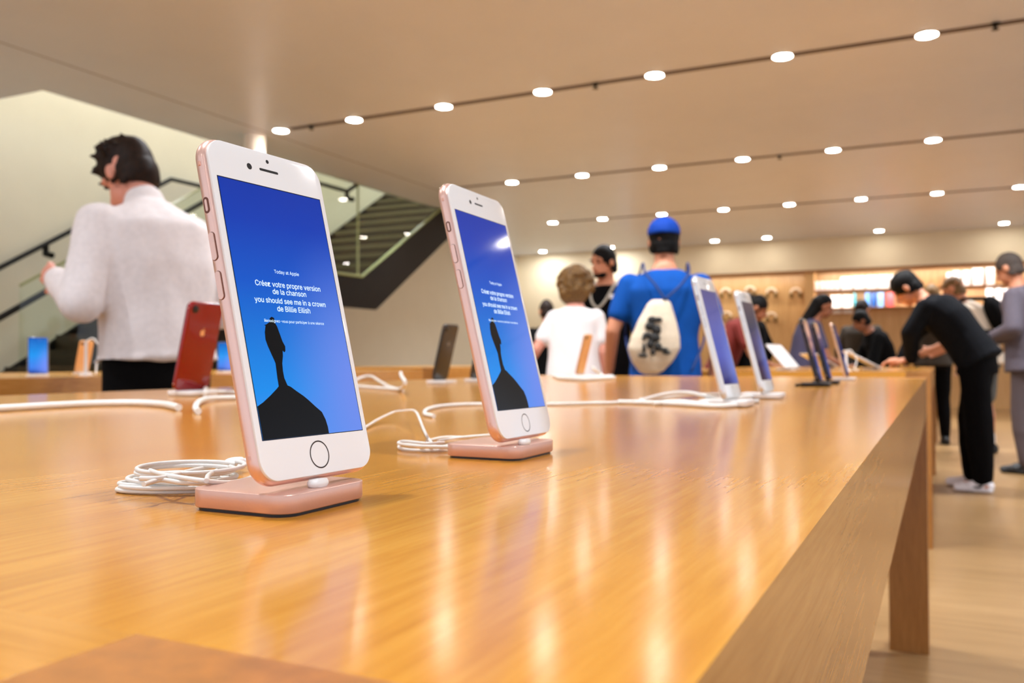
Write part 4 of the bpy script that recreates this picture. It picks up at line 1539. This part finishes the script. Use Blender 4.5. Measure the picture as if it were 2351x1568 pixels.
# man in lilac at the right edge
pL = at(2362, 7.15)
M_lilac = mat('lilac_sweater', (94, 86, 96), 0.85, var=0.04, scale=40)
person('man in a lilac grey sweater and grey trousers at the right edge, looking down', pL, 158, H=1.83, skin='tan', top=dict(m=M_lilac, long=True, inf=0.028, hem=0.14, name='sweater'),
       bottom=dict(m=mat('mauve_grey_trousers', (86, 74, 76), 0.85), w=1.15), hair=dict(style='short', m=mat('greying_hair', (66, 54, 46), 0.7, var=0.4, scale=80), len=0.01), shoes=M_shoe_black,
       lean=4, bend=10, look=(0.05, 0.9, -0.45), voxel=0.009, belly=1.08,
       arms={-1: [(-0.26, 0.02, 1.12), (-0.1, 0.26, 1.04), (0.6, 0.6, 0), (0, 0, -1)], 1: [(0.26, 0.02, 1.12), (0.08, 0.27, 1.04), (-0.6, 0.6, 0), (0, 0, -1)]})

# ------------------------------------------------------------ product wall
RB = YB + 0.5
M_boxwhite = mat('box_white', (250, 250, 250), 0.4)


def shelf(label, x0, x1, z):
    t = thing('wall_shelf', label, 'shelf', ((x0 + x1) / 2, YB + 0.3, 0), 0, 'shelves in the back wall')
    w = (x1 - x0) / 2
    box('board', -w, w, -0.2, 0.2, z - 0.04, z, mat('shelf_wood', (206, 150, 98), 0.4), t)
    bm = bmesh.new()
    bx(bm, -w, w, -0.2, -0.19, z - 0.045, z - 0.012)
    obj('front_lip', bm, mat('lip', (170, 116, 70), 0.4), t)
    return t


zs1 = CZ + 1.375
zs2 = CZ + 1.02
shelf('upper wall shelf carrying the long row of white boxes', -2.2, 1.9, zs1)
shelf('lower wall shelf with white and coloured boxes', -2.2, 1.9, zs2)
for z, w in ((CZ + 1.74, 4.0), (zs1 - 0.06, 4.0)):  # strips added to light the boxes on the shelves
    bm = bmesh.new()
    bx(bm, -2.15, 1.85, YB + 0.01, YB + 0.05, z - 0.02, z)
    tt = thing('added_shelf_light', 'added slim light strip %s' % ('under the lintel above the white boxes' if z > zs1 else 'under the upper shelf of boxes'), 'light', (0, 0, 0), 0, 'added shelf light strips')
    bmx = obj('strip', bm, mat('strip_housing', (150, 110, 66), 0.5), tt)
    ld = bpy.data.lights.new('strip_fill_light', 'AREA')
    ld.shape = 'RECTANGLE'
    ld.size = 4.0
    ld.size_y = 0.03
    ld.energy = 17
    ld.color = (1, 0.97, 0.94)
    lo = bpy.data.objects.new('strip_fill_light', ld)
    COL.objects.link(lo)
    lo.parent = tt
    lo.location = (-0.15, YB + 0.035, z - 0.03)
    lo.rotation_euler = (math.radians(48), 0, 0)


tt = thing('added_shelf_light', 'added slim light strip under the lintel above the hung headphones', 'light', (0, 0, 0), 0, 'added shelf light strips')  # strip added to brighten the left part of the recess
box('strip', -6.1, -2.5, YB + 0.01, YB + 0.05, CZ + 1.72, CZ + 1.74, mat('strip_housing'), tt)
ld = bpy.data.lights.new('strip_fill_light', 'AREA')
ld.shape = 'RECTANGLE'
ld.size, ld.size_y, ld.energy = 3.5, 0.03, 12
ld.color = (1, 0.95, 0.88)
lo = bpy.data.objects.new('strip_fill_light', ld)
COL.objects.link(lo)
lo.parent = tt
lo.location = (-4.3, YB + 0.035, CZ + 1.71)
lo.rotation_euler = (math.radians(42), 0, 0)


def goods(px0, px1, pyt, pyb, shelfz, m, label, group, name='product_box'):
    yy = YB + 0.24
    d0, d1 = ray(px0, pyb), ray(px1, pyb)
    x0, x1 = d0.x * yy / d0.y, d1.x * yy / d1.y
    d2 = ray((px0 + px1) / 2, pyt)
    z1 = CZ + d2.z * yy / d2.y
    bm = bmesh.new()
    g = 0.012
    cx = (x0 + x1) / 2
    w = (x1 - x0) / 2 - g
    h = max(z1 - shelfz, 0.05)
    bx(bm, -w, w, 0, 0.12, 0, h * 0.78)
    bx(bm, -w - .002, w + .002, -0.002, 0.122, h * 0.72, h)
    bmesh.ops.bevel(bm, geom=list(bm.edges), offset=0.006, segments=1, affect='EDGES')
    o = obj(name, bm, m)
    o.location = (cx, yy, shelfz)
    tag(o, label, 'box', group)


def ordinal(i):
    return ordw[i]


xs = [1868, 1881, 1893, 1904, 1916, 1928]
for i in range(5):
    goods(xs[i], xs[i + 1], 646, 667, zs1, M_boxwhite, 'small white box, %s from the left end of the upper shelf' % ordw[i], 'small white boxes on the upper shelf')
xs = [1929, 1958, 1986, 2014, 2043, 2073, 2100]
tops = [636, 634.5, 633, 632, 631, 630]
for i in range(6):
    goods(xs[i], xs[i + 1], tops[i], 664, zs1, M_boxwhite, 'large white box on the upper shelf, %s of those left of the leaning man' % ordw[i], 'large white boxes on the upper shelf')
xs = [2084, 2112]
xs = [(2172, 2185, 626, 642), (2186, 2207, 622, 655), (2209, 2229, 621, 654), (2231, 2259, 616, 653), (2263, 2285, 614, 652)]
for i, (a, b, t_, b_) in enumerate(xs):
    goods(a, b, t_, b_, zs1, M_boxwhite, 'upper shelf white box, %s from the left between leaning man and lilac man' % ordw[i], 'white boxes at the right of the upper shelf')
for i, (a, b) in enumerate(((1906, 1932), (1933, 1958))):
    goods(a, b, 678, 708, zs2 - 0.1, M_boxwhite, 'big square white box hung low on the lower shelf, %s one' % ('left' if i == 0 else 'right'), 'big white boxes on the lower shelf')
for i, (a, b, rgb, nm) in enumerate(((1959, 1966, (60, 190, 210), 'teal'), (1985, 1999, (90, 150, 220), 'sky blue'), (2000, 2012, (30, 90, 170), 'deep blue'), (2013, 2030, (130, 180, 240), 'pale blue'), (2034, 2054, (236, 84, 90), 'coral red'))):
    goods(a, b, 671, 692, zs2, mat('box_' + nm, rgb, 0.4), '%s box on the lower shelf' % nm, 'coloured boxes on the lower shelf')
for i, (a, b, t_) in enumerate(((2262, 2282, 646), (2284, 2302, 646), (2303, 2322, 650))):
    goods(a, b, t_ + 12, 692, zs2, M_boxwhite, 'white box on the lower shelf, %s of those behind the black backpack' % ordw[i], 'white boxes at the right of the lower shelf')

# headphones hung on the left half of the recess
M_hp = mat('pale_headband', (246, 226, 196), 0.3)
M_hpd = mat('olive_cushion', (110, 84, 36), 0.5)
hp = None
hps = [(1666, 672, 'upper row, first from the left'), (1722, 668, 'upper row, second from the left'), (1771, 672, 'upper row, third from the left'), (1827, 672, 'upper row, last on the right'),
       (1612, 728, 'lower row, first from the left'), (1668, 726, 'lower row, second from the left'), (1771, 728, 'lower row, third from the left')]
for px, py, nm in hps:
    d = ray(px, py)
    yy = RB - 0.09
    p = d * (yy / d.y)
    lab = 'headphones hung on the wooden wall, ' + nm
    if hp is None:
        hp = thing('headphones', lab, 'headphones', (p.x, yy, CZ + p.z), 0, 'headphones hung on the back wall')
        bm = bmesh.new()
        tube(bm, [V(0.095 * math.cos(a), 0, 0.085 * math.sin(a)) for a in [math.pi * q / 16 for q in range(17)]], 0.026, 10)
        obj('headband', bm, M_hp, hp, smooth='all')
        for s in (1, -1):
            bm = bmesh.new()
            disc_lathe(bm, [(0.03, -0.03), (0.05, -0.02), (0.055, 0.0), (0.05, 0.02), (0.03, 0.03)], c=(s * 0.085, 0, -0.06), axis='x', seg=20)
            bmesh.ops.translate(bm, verts=bm.verts, vec=(0, 0, 0))
            obj('ear_cup', bm, M_hpd, hp, smooth='all')
        box('wall_peg', -0.015, 0.015, 0, 0.09, 0.075, 0.1, M_hp, hp)
    else:
        dup(hp, loc=(p.x, yy, CZ + p.z), label=lab)

# ------------------------------------------------------------ other goods on the tables behind
def tablet(label, x, y, rz, tilt, w=0.25, h=0.18, m=None):
    t = thing('tablet', label, 'tablet', (x, y, TT), math.radians(rz), 'tablets on the second table')
    bm = bmesh.new()
    slab(bm, w, h, 0.012, 0, 0.007, 0.002, h / 2, n=6, en=2)
    M = Matrix.Translation((0, 0, 0.012)) @ Matrix.Rotation(math.radians(-tilt), 4, 'X')
    bmesh.ops.transform(bm, matrix=M, verts=bm.verts)
    obj('body', bm, m or M_silver, t, smooth=50)
    bm = bmesh.new()
    prism(bm, [(-w / 2 + .01, .012), (w / 2 - .01, .012), (w / 2 - .01, h - .012), (-w / 2 + .01, h - .012)], 'y', -0.0006, 0.0)
    bmesh.ops.transform(bm, matrix=M, verts=bm.verts)
    obj('display', bm, M_white, t)
    box('stand', -0.04, 0.04, 0.0, 0.09, 0.0, 0.012, M_white, t, bevel=0.003)
    return t


tablet('pale tablet leaning almost flat under the hands of the man in dark navy', -0.32, 5.55, 100, 62, w=0.32, h=0.22)
tablet('tablet leaning low on the second table near its far side', -0.62, 5.9, 120, 60)
tablet('tablet leaning on the second table behind the pale gold phone', -0.75, 5.2, 80, 40)


def little_stand(label, x, y, h, m=M_white, r=0.03):
    t = thing('display_stand', label, 'stand', (x, y, TT), 0, 'small display stands')
    bm = bmesh.new()
    disc_lathe(bm, [(r, 0), (r, 0.004), (0.008, 0.008), (0.006, h * .6), (0.006, h)], seg=20)
    obj('post', bm, m, t, smooth=40)
    bm = bmesh.new()
    tube(bm, catmull([V(0, 0, h), V(0.02, 0.02, h + .01), V(0.05, 0.03, h - .04), V(0.04, 0.02, h - .09), V(0.06, 0, 0.004)], 6), 0.003, 8)
    obj('tether', bm, M_cable, t, smooth='all')
    return t


def at_table(px, x, z=None):
    d = ray(px, 850)
    s = x / d.x
    return x, d.y * s


x, y = at_table(197, -3.15)
little_stand('tall silver stand with a looped white tether on the left table', x, y, 0.14, M_silver)
x, y = at_table(262, -3.3)
little_stand('second stand with a curled tether on the left table beside the man in white', x, y, 0.11, M_white)
x, y = at_table(1912, -0.45)
little_stand('white stand on the second table behind the dark phones', x, 5.0, 0.10, M_white)
x, y = at_table(1420, -1.3)
